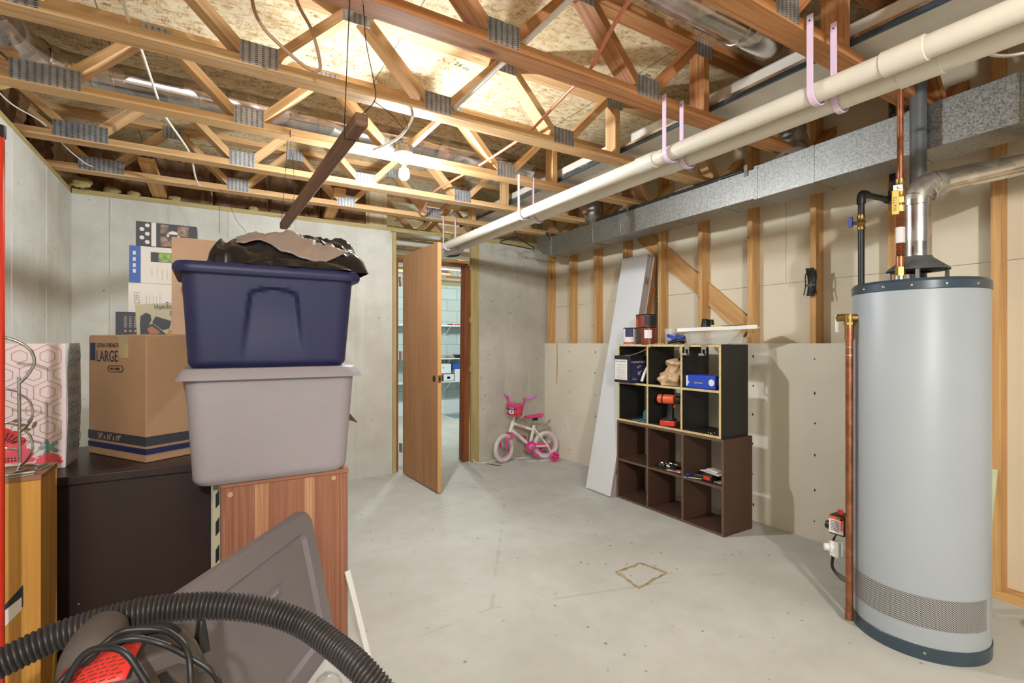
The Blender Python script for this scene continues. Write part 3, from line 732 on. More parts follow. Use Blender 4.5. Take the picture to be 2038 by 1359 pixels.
b = MB(); b.obox(V((cx, cy, 1.858)) + fw * 0.024 + sd * 0.012, sd, fw, (0, 0, 1), (0.016, 0.003, 0.014)); b.lathe([(0.007, 0), (0.007, 0.008)], V((cx, cy, 1.862)) + fw * 0.026 + sd * 0.008, fw, 6); put('lever_plate', b, 'galv_dull', bv)
text('WATTS', 0.018, V((cx, cy, 1.762)) + fw * 0.0305 + sd * 0.016, (0, 0, 1), sd, 'ink', F, sp=1.0)
b = MB(); b.cyl((cx, cy, 2.285), (cx, cy, 2.33), 0.016, 16); b.tube([(cx, cy, 2.315), (cx + 0.06, cy + 0.0, 2.32), (cx + 0.12, cy + 0.03, 2.33), (cx + 0.16, cy + 0.09, 2.34)], 0.011, 12); b.cyl((cx + 0.05, cy, 2.32), (cx + 0.085, cy, 2.322), 0.018, 12); b.cyl((cx + 0.02, cy + 0.01, 2.335), (cx + 0.055, cy + 0.02, 2.365), 0.012, 12)
put('copper_fitting', b, 'galv_dull', F)
# hot line
o = put('hot_water_pipe', MB().tube([(2.689, 0.957, 1.477), (2.688, 0.957, 2.56)], 0.0305, 24), 'darkgrey_pipe', org=(2.70, 0.94, 1.477)); tag(o, 'thick dark grey pipe rising behind the copper line in front of the duct', 'pipe')
# black gas line
G = thing('gas_line', 'thin black iron gas line with blue valve handle beside the heater', 'pipe', (2.80, 1.23, 0.0))
put('iron_run', MB().tube([(2.80, 1.232, 0.3), (2.80, 1.232, 1.955)], 0.0142, 14), 'black_iron', G); put('iron_run', MB().tube([(2.80, 1.232, 1.972), (3.06, 1.20, 1.968)], 0.0142, 14), 'black_iron', G)
put('iron_run', MB().tube([(3.06, 1.20, 1.97), (3.06, 1.20, 2.6)], 0.0142, 14), 'black_iron', G)
put('iron_elbow', MB().tube(smooth_path([(2.80, 1.232, 1.92), (2.80, 1.232, 1.955), (2.812, 1.231, 1.972), (2.845, 1.227, 1.972)], 4), 0.0195, 16), 'black_iron', G)
put('iron_elbow', MB().tube(smooth_path([(3.01, 1.206, 1.968), (3.05, 1.201, 1.968), (3.06, 1.2, 1.982), (3.06, 1.2, 2.02)], 4), 0.0195, 16), 'black_iron', G)
b = MB(); b.lathe([(0.017, 1.79), (0.019, 1.80), (0.015, 1.812), (0.021, 1.825), (0.015, 1.84), (0.019, 1.85), (0.017, 1.865)], (2.80, 1.232, 0), n=12); b.cyl((2.80, 1.232, 1.825), (2.772, 1.258, 1.825), 0.008, 10); gv = put('gas_valve', b, 'brass', G)
put('valve_handle', MB().obox((2.765, 1.264, 1.832), (1, 0, 0), (0, 1, 0), (0, 0, 1), (0.005, 0.009, 0.026)), 'blue', gv, bevel=0.003, label='blue lever handle')

# black bracket on the third stud
q = V((3.2075, 1.682, 1.60))
T = thing('wall_bracket', 'black plastic cradle bracket screwed to a wall stud', 'bracket', tuple(q))
b = MB(); b.grid(lambda u, v: q + V((-0.006 - 0.03 * (v - 0.45) ** 2 * 3 - 0.012 * (1 - (2 * u - 1) ** 2), (u - 0.5) * 0.05, (v - 0.5) * 0.17)), 8, 12); put('cradle', b, 'black', T, solid=0.004)
for sg in (-1, 1):
    b = MB(); b.tube(smooth_path([q + V((-0.015, sg * 0.026, 0.075)), q + V((-0.02, sg * 0.034, 0.03)), q + V((-0.025, sg * 0.03, -0.02)), q + V((-0.03, sg * 0.038, -0.08))]), 0.0035, 8); put('prong', b, 'black', T)
b = MB(); b.obox(q + V((-0.022, 0, -0.02)), (1, 0, 0), (0, 1, 0), (0, 0, 1), (0.003, 0.032, 0.006)); b.lathe([(0.012, 0), (0.012, 0.006)], q + V((-0.02, 0, -0.02)), (-1, 0, 0), 14); put('cross_bar', b, 'black', T)

# ------------------------------------------------------------------ leaning white bifold panels
P0 = V((2.69, 2.955, 0.004)); uu = V((0.42, 0.0, 1.965)).normalized(); yy = V((0, 1, 0)); nn = V((uu.z, 0, -uu.x))     # nn: away from the room
labs = ['front white bifold door panel leaning on the studs', 'second white bifold panel behind the front one', 'thin white board behind the bifold panels']
T = thing('bifold_door', 'folded white two-panel bifold door leaning against the open stud wall', 'door', (2.69, 3.1, 0))
for k in range(2):
    o0 = P0 + nn * (0.036 * k)
    b = MB(); b.obox(o0 + uu * 1.005 + yy * 0.15 + nn * 0.0165, yy, uu, nn, (0.15, 1.0, 0.0155)); put('door_panel', b, 'doorwhite', T, bevel=0.002)
    b = MB(); b.obox(o0 + uu * 1.005 + nn * 0.0165 - yy * 0.0008, yy, uu, nn, (0.001, 0.998, 0.0145)); put('panel_edge', b, 'dooredge', T, label='taupe raw panel edge')
for z in (0.22, 1.0, 1.78):
    b = MB(); b.obox(P0 + uu * z + nn * 0.034 - yy * 0.003, yy, uu, nn, (0.0015, 0.03, 0.014)); b.cyl(P0 + uu * (z - 0.03) + nn * 0.034 - yy * 0.006, P0 + uu * (z + 0.03) + nn * 0.034 - yy * 0.006, 0.004, 8); put('hinge', b, 'brass', T)
kn = P0 + uu * 1.10 + yy * 0.03
put('door_knob', MB().lathe([(0.008, 0), (0.008, 0.012), (0.016, 0.016), (0.017, 0.026), (0.012, 0.031), (0, 0.032)], kn, -nn, 20), 'brass', T, label='small brass knob')
for k, (off, mt, lab, tl, yof) in enumerate(((0.074, 'doorwhite', 'thin white board sandwiched behind the white bifold door', 1.97, 0.0), (0.090, 'trimwood', 'reddish brown board leaning behind the white bifold door, closer to the door', 1.97, 0.0), (0.121, 'trimwood', 'reddish brown board leaning behind the white bifold door, closer to the wall', 1.72, 0.0))):
    th = 0.006 if k == 0 else 0.013
    o0 = P0 + nn * off + V((0, yof, 0))
    b = MB(); b.obox(o0 + uu * (tl / 2 + 0.03) + yy * 0.13 + nn * th, yy, uu, nn, (0.13, tl / 2, th)); o = put('leaning_board', b, mt, bevel=0.002, org=o0); tag(o, lab, 'board')

# ------------------------------------------------------------------ the two stacked cube shelves
def cube_shelf(nm, lab, y0, y1, x0, x1, z0, z1, body, edge, midz):
    T = thing(nm, lab, 'shelf', (x0, (y0 + y1) / 2, z0)); t = 0.016; W_ = (y1 - y0)
    e = 0.0012
    def panel(name, lo, hi, ax):
        b = MB(); b.box(lo, hi); p = put(name, b, body, T, bevel=0.0006, seg=1)
        b = MB(); b.box((x0 - e, lo[1] + 0.0004, lo[2] + 0.0004), (x0 + 0.0002, hi[1] - 0.0004, hi[2] - 0.0004)); put('front_edge', b, edge, p)
        return p
    panel('top_panel', (x0, y0, z1 - t), (x1, y1, z1), 0); panel('bottom_panel', (x0, y0, z0), (x1, y1, z0 + t), 0)
    panel('side_panel', (x0, y0, z0 + t), (x1, y0 + t, z1 - t), 0); panel('side_panel', (x0, y1 - t, z0 + t), (x1, y1, z1 - t), 0)
    ws = []
    for k in (1, 2):
        yc = y0 + W_ * k / 3; panel('divider', (x0, yc - t / 2, z0 + t), (x1, yc + t / 2, z1 - t), 0)
    cuts = [y0 + t, y0 + W_ / 3 - t / 2, y0 + W_ / 3 + t / 2, y0 + 2 * W_ / 3 - t / 2, y0 + 2 * W_ / 3 + t / 2, y1 - t]
    for k in range(3): panel('shelf_board', (x0, cuts[2 * k], midz - t / 2), (x1, cuts[2 * k + 1], midz + t / 2), 0)
    return T
cube_shelf('cube_shelf', 'upper black cube shelf with pale raw edges, stacked on the brown one', 2.008, 2.940, 2.762, 3.04, 0.612, 1.212, 'shelf_black', 'raw_edge', 0.91)
cube_shelf('cube_shelf', 'lower brown cube shelf standing on the floor', 1.984, 2.944, 2.755, 3.05, 0.0, 0.6115, 'shelf_brown', 'brown_edge', 0.305)

# --- things on the top
def can(x, y, z, r, h, lab, body, parts):
    T = thing('paint_can', lab, 'paint can', (x, y, z), 'paint cans on the cube shelf')
    put('can_body', MB().lathe([(r, 0), (r, h)], (x, y, z), n=32), body, T)
    put('can_rim', MB().lathe([(r + 0.002, h - 0.004), (r + 0.003, h), (r + 0.001, h + 0.004), (r - 0.008, h + 0.003), (r - 0.01, h - 0.004)], (x, y, z), n=32), 'darksteel', T)
    for (a0, a1, h0, h1, m_) in parts: put('can_label', MB().lathe([(r + 0.0008, h0 * h), (r + 0.0008, h1 * h)], (x, y, z), n=16, capb=False, capt=False, ang=(R(a0), R(a1))), m_, T)
zt = 1.2132
can(2.83, 2.875, zt, 0.052, 0.125, 'white and navy labelled small paint can at left of the shelf top', 'paper', [(180, 250, 0.45, 1.0, 'navy'), (120, 260, 0.02, 0.12, 'red'), (262, 300, 0.0, 1.0, 'dooredge')])
can(2.80, 2.655, zt, 0.054, 0.125, 'brown red paint can with pale swatch label, front of the group', 'canred', [(190, 250, 0.35, 0.85, 'paper')])
can(2.935, 2.765, zt, 0.052, 0.125, 'brown red paint can behind, under the stacked dark one', 'canred', [])
can(2.90, 2.77, zt + 0.13, 0.080, 0.095, 'large dark red paint can stacked on top of the other cans', 'canred', [(215, 300, 0.1, 0.9, 'ink'), (150, 170, 0.0, 0.7, 'orange')])
o = put('plastic_jar', MB().lathe([(0.04, 0), (0.045, 0.11), (0.048, 0.112), (0.045, 0.115), (0.038, 0.004), (0.0, 0.003)], (2.92, 2.55, zt), n=28, capt=False), 'clear', org=(2.92, 2.55, zt)); tag(o, 'clear plastic tub standing right of the paint cans', 'tub')
T = thing('spring_clamp', 'blue and black clamp lying on the shelf top', 'clamp', (2.82, 2.42, zt))
b = MB(); b.tube(smooth_path([(2.79, 2.46, zt + 0.012), (2.81, 2.42, zt + 0.02), (2.83, 2.36, zt + 0.03)]), 0.011, 10); b.tube(smooth_path([(2.85, 2.48, zt + 0.02), (2.84, 2.42, zt + 0.03), (2.82, 2.35, zt + 0.012)]), 0.0115, 10); put('clamp_body', b, 'black', T)
b = MB(); b.obox((2.81, 2.445, zt + 0.05), (0.2, 1, 0.35), (1, -0.2, 0), (0, -0.35, 1), (0.045, 0.014, 0.010)); b.obox((2.85, 2.40, zt + 0.055), (0.1, 1, 0.25), (1, -0.1, 0), (0, -0.25, 1), (0.04, 0.013, 0.010)); put('clamp_grip', b, 'blue', T, bevel=0.006, label='blue grips')
T = thing('light_diffuser', 'large frosted plastic light cover lying across the shelf top', 'light cover', (2.9, 2.02, zt))
b = MB(); b.obox((2.95, 2.17, zt + 0.105), (0.45, -0.89, 0.03), (0.89, 0.45, 0), (0, 0, 1), (0.25, 0.09, 0.009)); put('diffuser_panel', b, 'milky', T, bevel=0.004)
b = MB(); b.loops([[(2.80, 2.30, zt + 0.002), (2.86, 2.03, zt + 0.002), (3.0, 2.03, zt + 0.002), (3.0, 2.30, zt + 0.002)], [(2.80, 2.33, zt + 0.09), (2.95, 2.0, zt + 0.09), (3.04, 2.04, zt + 0.09), (2.98, 2.33, zt + 0.09)]]); put('diffuser_box', b, 'clear', T)
put('panel_edge', MB().obox((2.869, 2.129, zt + 0.105), (0.45, -0.89, 0.03), (0.89, 0.45, 0), (0, 0, 1), (0.25, 0.002, 0.012)), 'white', T)
o = put('small_pot', MB().lathe([(0.026, 0), (0.019, 0.055), (0.020, 0.057), (0.016, 0.055), (0.021, 0.003)], (2.90, 2.235, zt + 0.117), n=24, capt=False), 'black', org=(2.90, 2.235, zt + 0.117)); tag(o, 'small black plastic cup upside down on the light cover', 'cup')
o = put('small_pot', MB().lathe([(0.026, 0), (0.019, 0.05), (0.020, 0.052), (0.016, 0.05), (0.021, 0.003)], (2.94, 2.22, zt + 0.117), n=24, capt=False), 'black', org=(2.94, 2.22, zt + 0.117)); tag(o, 'second small black cup behind the first on the light cover', 'cup')
o = put('black_rod', MB().tube([(2.96, 2.2, zt + 0.1205), (3.04, 2.02, zt + 0.126)], 0.0045, 8), 'black', org=(3.0, 2.0, zt + 0.12)); tag(o, 'thin black rod lying on the light cover', 'rod')
o = put('yellow_sponge', MB().obox((2.91, 2.15, zt + 0.1235), (0.4, -0.9, 0), (0.9, 0.4, 0), (0, 0, 1), (0.035, 0.018, 0.006)), plain('pale_yellow_rag', srgb(214, 190, 96), 0.8), bevel=0.004, org=(2.89, 2.03, zt + 0.117)); tag(o, 'small yellow strip lying on the light cover', 'strip')
for k, y in enumerate((2.265, 2.13)):
    T = thing('over_edge_hook', 'pale steel hook clipped over the shelf top edge, %s' % ('left of the two', 'right of the two')[k], 'hook', (2.76, y, zt), 'steel hooks on the shelf edge')
    b = MB(); b.box((2.752, y - 0.02, zt), (2.82, y + 0.02, zt + 0.003)); b.box((2.750, y - 0.02, zt - 0.035), (2.7535, y + 0.02, zt + 0.003))
    for s_ in (-1, 1): b.box((2.750, y + s_ * 0.015 - 0.004, zt - 0.07), (2.7535, y + s_ * 0.015 + 0.004, zt - 0.03))
    b.box((2.728, y - 0.021, zt - 0.074), (2.7535, y + 0.021, zt - 0.07)); put('hook_plate', b, 'galv_shiny', T)
    put('hook_foot', MB().box((2.726, y - 0.021, zt - 0.074), (2.729, y + 0.021, zt - 0.06)), 'galv_shiny', T)

# --- things in the upper shelf
T = thing('kit_box', 'black kit box with white instruction label sticking out of the top left cubby', 'box', (2.78, 2.83, 0.919))
b = MB(); b.box((2.70, 2.745, 0.9185), (2.92, 2.915, 1.125)); put('carton', b, 'ink', T, bevel=0.002)
put('label_sheet', MB().box((2.698, 2.775, 0.94), (2.7002, 2.908, 1.095)), 'paper', T)
b = MB(); rs = random.Random(9)
for k in range(9): b.box((2.6965, 2.79 + rs.uniform(0, .01), 1.055 - k * 0.012), (2.6985, 2.895 - rs.uniform(0, .03), 1.0575 - k * 0.012))
for k in range(4): b.box((2.6965, 2.80 + k * 0.022, 0.944), (2.6985, 2.806 + k * 0.022, 0.954))
put('label_print', b, 'dooredge', T)
text('DUST COLLECTION', 0.0135, (2.6975, 2.903, 1.076), (0, -1, 0), (0, 0, 1), 'ink', T, sp=0.9)
put('picture_print', MB().box((2.71, 2.7434, 0.93), (2.90, 2.7452, 1.09)), 'navy', T)
text('TWIN DUST STAND', 0.018, (2.71, 2.7428, 1.07), (1, 0, 0), (0, 0, 1), 'paper', T, sp=0.9)
b = MB(); rs = random.Random(2)
for k in range(9):
    x, z = rs.uniform(2.72, 2.86), rs.uniform(0.94, 1.04); b.box((x, 2.7424, z), (x + rs.uniform(.008, .03), 2.7436, z + rs.uniform(.006, .025)))
put('picture_spots', b, 'dooredge', T)
o = put('white_hose_loop', MB().tube(smooth_path([(2.78, 2.705, 0.932), (2.80, 2.69, 1.0), (2.84, 2.68, 1.06), (2.90, 2.69, 1.05), (2.88, 2.70, 0.98), (2.84, 2.705, 0.935)]), 0.0115, 10), 'white', org=(2.8, 2.7, 0.93)); tag(o, 'white looped hose standing beside the black kit box', 'hose')
o = put('pink_twine', MB().tube(smooth_path([(2.80, 2.52, 1.2145), (2.758, 2.56, 1.2155), (2.75, 2.60, 1.19), (2.745, 2.68, 1.155), (2.74, 2.78, 1.129), (2.72, 2.82, 1.127)]), 0.0022, 6), 'tan_cable', org=(2.75, 2.6, 1.21)); tag(o, 'thin pale cord hanging from the shelf top onto the kit box', 'cord')
rs = random.Random(12)
def bagfn(u, v):
    a = u * 2 * math.pi; r = (0.095, 0.105, 0.09, 0.062, 0.06, 0.085, 0.075)[int(v * 6 + 1e-6)] if v < 1 else 0.02
    w = 1 + 0.14 * math.sin(5 * a + 7 * v) + 0.1 * math.sin(9 * a - 11 * v) + 0.05 * math.sin(15 * a)
    return V((2.87 + math.cos(a) * r * w * 0.95 - 0.02 * v, 2.475 + math.sin(a) * r * w * 1.1 - 0.07 * v * v, 0.9195 + 0.185 * v + 0.01 * math.sin(3 * a) * v))
b = MB(); b.grid(bagfn, 28, 18, wrapu=True); o = put('plastic_bag', b, 'kraft', sub=1, org=(2.87, 2.475, 0.9195)); tag(o, 'crumpled tan plastic bag in the upper middle cubby', 'bag')
T = thing('headlamp_box', 'blue printed box in the upper right cubby', 'box', (2.86, 2.19, 0.919))
b = MB(); b.box((2.79, 2.075, 0.9185), (2.93, 2.305, 1.005)); put('carton', b, 'blue', T, bevel=0.0015)
b = MB(); b.lathe([(0.022, 0), (0.022, 0.001)], (2.789, 2.10 - 0.0, 0.962), (-1, 0, 0), 24, sx=1); b.box((2.788, 2.288, 0.93), (2.7895, 2.302, 1.0)); b.lathe([(0.012, 0), (0.012, 0.001)], (2.7895, 2.29, 0.955), (-1, 0, 0), 20); put('picture_print', b, 'paper', T)
b = MB(); b.lathe([(0.022, 0), (0.022, 0.001)], (2.835, 2.0745, 0.962), (0, -1, 0), 24); b.box((2.855, 2.0735, 0.952), (2.92, 2.0746, 0.972)); put('picture_print', b, 'dooredge', T)
b = MB(); b.lathe([(0.014, 0), (0.014, 0.001)], (2.835, 2.0735, 0.962), (0, -1, 0), 24); put('picture_center', b, 'ink', T)
text('apeman', 0.022, (2.7885, 2.235, 0.95), (0, -1, 0), (0, 0, 1), 'yellow', T, sp=1.0)
T = thing('dustpan_scoop', 'teal blue L-shaped plastic scoop in the lower left cubby', 'scoop', (2.82, 2.70, 0.629))
b = MB(); b.box((2.775, 2.665, 0.629), (2.92, 2.80, 0.634)); put('scoop_base', b, 'teal', T, bevel=0.002)
b = MB(); b.prism([(0, 0), (0.10, 0), (0.10, 0.05), (0.075, 0.082), (0.0, 0.085)], (2.86, 2.668, 0.6342), (0, 1, 0), (0, 0, 1), (0.004, 0, 0)); put('scoop_back', b, 'teal', T, bevel=0.001)
# drill
D0 = V((2.81, 2.465, 0.6285))
T = thing('cordless_drill', 'red and black cordless drill standing in the middle cubby', 'drill', tuple(D0))
hd = V((0.30, -0.95, 0)).normalized(); sd2 = V((hd.y, -hd.x, 0))
def dp(a, s_, z): return D0 + hd * a + sd2 * s_ + V((0, 0, z))
b = MB(); b.obox(dp(-0.005, 0, 0.02), hd, sd2, (0, 0, 1), (0.055, 0.037, 0.02)); put('battery', b, 'red', T, bevel=0.007)
b = MB(); b.obox(dp(-0.005, 0, 0.047), hd, sd2, (0, 0, 1), (0.045, 0.033, 0.008)); put('battery_mount', b, 'black', T, bevel=0.004)
b = MB(); b.loops([[dp(0.0 + math.cos(a) * 0.026 * f + 0.012 * g, math.sin(a) * 0.019 * f, z) for a in [R(30) * k for k in range(12)]] for (z, f, g) in ((0.05, 1.25, 0), (0.075, 0.95, 0.3), (0.11, 0.9, 0.6), (0.14, 1.0, 0.8), (0.165, 1.15, 1.0))]); put('handle', b, 'black', T)
put('trigger', MB().obox(dp(0.036, 0, 0.145), hd, sd2, (0, 0, 1), (0.008, 0.006, 0.014)), 'red', T, bevel=0.003)
b = MB(); b.lathe([(0.018, -0.075), (0.032, -0.068), (0.034, -0.02), (0.034, 0.03), (0.03, 0.05)], dp(-0.012, 0, 0.19), hd, 24); put('motor_housing', b, 'orange', T)
b = MB(); b.lathe([(0.0345, -0.05), (0.0355, -0.048), (0.0355, -0.04), (0.0345, -0.038)], dp(0, 0, 0.19), hd, 24); b.lathe([(0.03, 0.05), (0.028, 0.062), (0.03, 0.064), (0.026, 0.085)], dp(0, 0, 0.19), hd, 24); put('collar', b, 'black', T)
put('chuck', MB().lathe([(0.024, 0.085), (0.021, 0.10), (0.008, 0.108)], dp(0, 0, 0.19), hd, 24), 'black', T)
# loose screws on the upper shelf floor
rs = random.Random(21)
for k, (x, y) in enumerate(((2.785, 2.285), (2.80, 2.13), (2.79, 2.105), (2.82, 2.10), (2.79, 2.075))):
    a = rs.uniform(0, 6.28); dv = V((math.cos(a), math.sin(a), 0)); q = V((x, y, 0.6325))
    b = MB(); b.cyl(q, q + dv * 0.022, 0.0022, 8, r2=0.0012); b.cyl(q - dv * 0.002, q, 0.0044, 10)
    o = put('loose_screw', b, 'steel', org=q); tag(o, ('shiny screw lying at the left of the lower right cubby' if k == 0 else 'shiny screw lying at the right of the lower right cubby'), 'screw', None if k == 0 else 'loose screws in the cubby')
# tools on the brown shelf
zs = 0.3136
T = thing('socket_set', 'open tray of chrome sockets on the brown middle shelf', 'socket set', (2.84, 2.49, zs))
b = MB(); b.box((2.80, 2.44, zs), (2.93, 2.60, zs + 0.012)); put('tray', b, 'black', T, bevel=0.003)
rs = random.Random(8)
for k in range(9):
    x = 2.812 + (k % 3) * 0.04; y = 2.46 + (k // 3) * 0.045; put('socket', MB().lathe([(0.012, 0), (0.012, 0.024), (0.008, 0.024), (0.008, 0.012)], (x, y, zs + 0.02), (rs.uniform(-.6, .6), 1, 0.2), 12), 'steel', T)
for k, (x, y, an, mt) in enumerate(((2.79, 2.40, 1.9, 'orange'), (2.815, 2.375, 1.75, 'orange'), (2.79, 2.35, 1.7, 'blue'))):
    T = thing('pliers', ('orange handled pliers nearest the front edge of the brown shelf', 'orange handled pliers behind the first pair', 'blue handled pliers beside the shelf divider')[k], 'pliers', (x, y, zs)); dv = V((math.cos(an), math.sin(an), 0)); sv = V((-dv.y, dv.x, 0)); q = V((x, y, zs + 0.008))
    for sg in (-1, 1): put('grip', MB().tube(smooth_path([q, q - dv * 0.03 + sv * sg * 0.014, q - dv * 0.07 + sv * sg * 0.016]), 0.0065, 10), mt, T)
    b = MB(); b.obox(q + dv * 0.03, dv, sv, (0, 0, 1), (0.03, 0.010, 0.005)); b.lathe([(0.011, -0.005), (0.011, 0.006)], q, (0, 0, 1), 12); put('jaws', b, 'steel', T, bevel=0.002)
def wrench(q, an, L_, lab):
    dv = V((math.cos(an), math.sin(an), 0)); sv = V((-dv.y, dv.x, 0)); q = V(q)
    out = [(0.0, -0.007), (L_, -0.009)] + [(L_ + 0.012 + 0.02 * math.cos(a), 0.02 * math.sin(a)) for a in [R(-110), R(-70), R(-30)]] + [(L_ + 0.018, -0.008), (L_ + 0.008, 0.0), (L_ + 0.018, 0.008)] + [(L_ + 0.012 + 0.02 * math.cos(a), 0.02 * math.sin(a)) for a in [R(30), R(70), R(110)]] + [(L_, 0.009), (0.0, 0.007)]
    b = MB(); b.prism(out, q, dv, sv, (0, 0, 0.007)); o = put('wrench', b, 'steel', bevel=0.0015, org=q); tag(o, lab, 'wrench', 'wrenches on the brown shelf')
wrench((2.80, 2.17, zs + 0.0005), 2.1, 0.10, 'chrome open-end wrench poking out left on the brown shelf')
wrench((2.87, 2.19, zs + 0.0005), 1.7, 0.07, 'shorter chrome open-end wrench behind the first on the brown shelf')
T = thing('tool_case', 'black tool case with red latch on the brown shelf', 'case', (2.83, 2.13, zs)); b = MB(); b.box((2.775, 2.09, zs), (2.875, 2.165, zs + 0.05)); put('case_body', b, 'black', T, bevel=0.005); put('latch', MB().box((2.770, 2.10, zs + 0.012), (2.776, 2.15, zs + 0.038)), 'red', T, bevel=0.002)
T = thing('blister_pack', 'clear blister pack lying on the black tool case', 'package', (2.85, 2.12, zs + 0.0505)); b = MB(); b.obox((2.85, 2.12, zs + 0.0525), (0.2, 1, 0.0), (1, -0.2, 0), (0, 0, 1), (0.085, 0.05, 0.002)); put('backing_card', b, 'paper', T, bevel=0.001); b = MB(); b.obox((2.85, 2.12, zs + 0.063), (0.2, 1, 0), (1, -0.2, 0), (0, 0, 1), (0.05, 0.03, 0.008)); put('blister', b, 'milky', T, bevel=0.006)
for k in range(3):
    q = V((2.785 + 0.03 * k, 2.02, zs + 0.0105)); o = put('chrome_extension', MB().lathe([(0.006, 0), (0.010, 0.004), (0.010, 0.03), (0.006, 0.034), (0.006, 0.06)], q + V((0, -0.005, 0)), (0, 1, 0), 14), 'steel', org=q); tag(o, 'chrome extension tube at the right end of the brown shelf, %s' % ('front one', 'middle one', 'rear one')[k], 'socket extension', 'chrome extension tubes')

# shadowless brown flap of cardboard on the floor side: drain patch ring and floor stains
def m_ring():
    t = NT('rust_stain', 0.9, 0, 0.2); v = t.coord('Object'); n = t.noise(v, 22, 5); t.col(t.ramp(n, [(0.35, srgb(176, 164, 134)), (0.6, srgb(150, 132, 92)), (0.75, srgb(112, 92, 60))])); return t.m
MT['stain'] = m_ring()
b = MB(); b.prism([(0, 0), (0.022, 0), (0.034, 0.25), (0.026, 0.44), (0.008, 0.44), (0.012, 0.25)], (XR - 0.0008, 4.36, 0.78), (0, -1, 0), (0, 0, 1), (-0.0004, 0, 0)); MT['waterstain'] = plain('water_stain', srgb(196, 172, 132), 0.9, 0, 0.08, 9); o = put('trim_20', b, 'waterstain'); o['kind'] = 'structure'
pa = [(1.84, 1.985), (2.045, 2.0), (2.08, 1.83), (1.815, 1.785)]
b = MB(); rs = random.Random(4); rings = []
cen = V((1.945, 1.90, 0))
outer = []; inner = []
for i in range(4):
    p0, p1 = V((*pa[i], 0)), V((*pa[(i + 1) % 4], 0))
    for k in range(10):
        p = p0.lerp(p1, k / 10); dv = (p - cen).normalized(); outer.append(p + dv * rs.uniform(-0.004, 0.006)); inner.append(p - dv * rs.uniform(0.012, 0.03))
N = len(outer); vo = [b.bm.verts.new(p + V((0, 0, 0.0012))) for p in outer]; vi = [b.bm.verts.new(p + V((0, 0, 0.0014))) for p in inner]
for i in range(N): b.face([vo[i], vo[(i + 1) % N], vi[(i + 1) % N], vi[i]])
o = put('trim_17', b, 'stain'); o['kind'] = 'structure'
b = MB(); b.obox((1.945, 1.90, 0.0004), (1, 0.07, 0), (-0.07, 1, 0), (0, 0, 1), (0.105, 0.09, 0.0006)); o = put('trim_18', b, 'floor'); o['kind'] = 'structure'

# ------------------------------------------------------------------ child's bicycle
MT['pink'] = plain('hot_pink_paint', srgb(226, 62, 134), 0.3, 0, 0.03, 8); MT['pinkred'] = plain('pink_red_plastic', srgb(228, 66, 92), 0.35, 0, 0.03, 8)
MT['palepink'] = plain('pale_pink_rim', srgb(228, 160, 200), 0.35, 0, 0.03, 8); MT['tyre'] = plain('off_white_tyre', srgb(214, 208, 196), 0.7, 0, 0.05, 40, 0.2); MT['framewhite'] = plain('white_frame', srgb(230, 222, 216), 0.3, 0, 0.02, 8); MT['violet'] = plain('violet_grip', srgb(206, 120, 196), 0.4, 0, 0.03, 8)
BO = V((3.03, 4.32, 0)); bf = V((-0.988, 0.155, 0)).normalized(); bs = V((-bf.y, bf.x, 0))
def B(f, s_, z): return BO + bf * f + bs * s_ + V((0, 0, z))
T = thing('kids_bicycle', "child's pink and white bicycle with training wheels in the back corner", 'bicycle', tuple(B(0.24, 0, 0)))
def wheel(c, ax, r):
    n1 = V(ax).normalized(); x = n1.cross(V((0, 0, 1))).normalized(); y = V((0, 0, 1)); ring = lambda rr, n_: [c + x * math.cos(2 * math.pi * k / n_) * rr + y * math.sin(2 * math.pi * k / n_) * rr for k in range(n_)]
    tr = []
    for k in range(96): tr.append(0.0215 + (0.0015 if k % 4 < 2 else -0.0012))
    b = MB(); b.tube(ring(r - 0.022, 96), tr, 12, closed=True); ty = put('tyre', b, 'tyre', T)
    b = MB(); b.tube(ring(r - 0.048, 48), 0.0085, 10, closed=True); put('rim', b, 'palepink', T)
    b = MB()
    for k in range(14):
        a = 2 * math.pi * k / 14; b.tube([c + n1 * (0.015 if k % 2 else -0.015), c + (x * math.cos(a) + y * math.sin(a)) * (r - 0.05)], 0.0013, 5)
    b.cyl(c - n1 * 0.035, c + n1 * 0.035, 0.009, 12); put('spokes', b, 'steel', T)
st = R(27); ff = (bf * math.cos(st) + bs * math.sin(st)).normalized(); fs = V((-ff.y, ff.x, 0))       # steered front direction
wheel(B(0, 0, 0.147), bs, 0.147); FA = B(0.475, 0, 0.147); wheel(FA, fs, 0.147)
hb, ht = B(0.405, 0, 0.315), B(0.372, 0, 0.415); ax = (ht - hb).normalized(); crown = hb - ax * 0.02
b = MB()
b.tube([hb - ax * 0.005, ht], 0.021, 16); b.tube([ht - ax * 0.02, B(0.15, 0, 0.315)], 0.0155, 14); b.tube([hb + ax * 0.02, B(0.19, 0, 0.16)], 0.0175, 14)
b.tube([B(0.185, 0, 0.15), B(0.135, 0, 0.36)], 0.0165, 14); b.cyl(B(0.19, -0.035, 0.15), B(0.19, 0.035, 0.15), 0.022, 16)
for sg in (-1, 1):
    b.tube(smooth_path([B(0.14, sg * 0.012, 0.335), B(0.12, sg * 0.03, 0.30), B(0.0, sg * 0.048, 0.147)], 5), 0.009, 10); b.tube(smooth_path([B(0.18, sg * 0.015, 0.15), B(0.13, sg * 0.045, 0.15), B(0.0, sg * 0.048, 0.147)], 5), 0.009, 10)
put('frame', b, 'framewhite', T)
b = MB()
for sg in (-1, 1): b.tube(smooth_path([crown + fs * sg * 0.012, crown + fs * sg * 0.038 - ax * 0.005, crown + fs * sg * 0.046 - ax * 0.04, FA + fs * sg * 0.046 + V((0, 0, 0.09)), FA + fs * sg * 0.046], 6), 0.011, 12)
put('fork', b, 'pink', T)
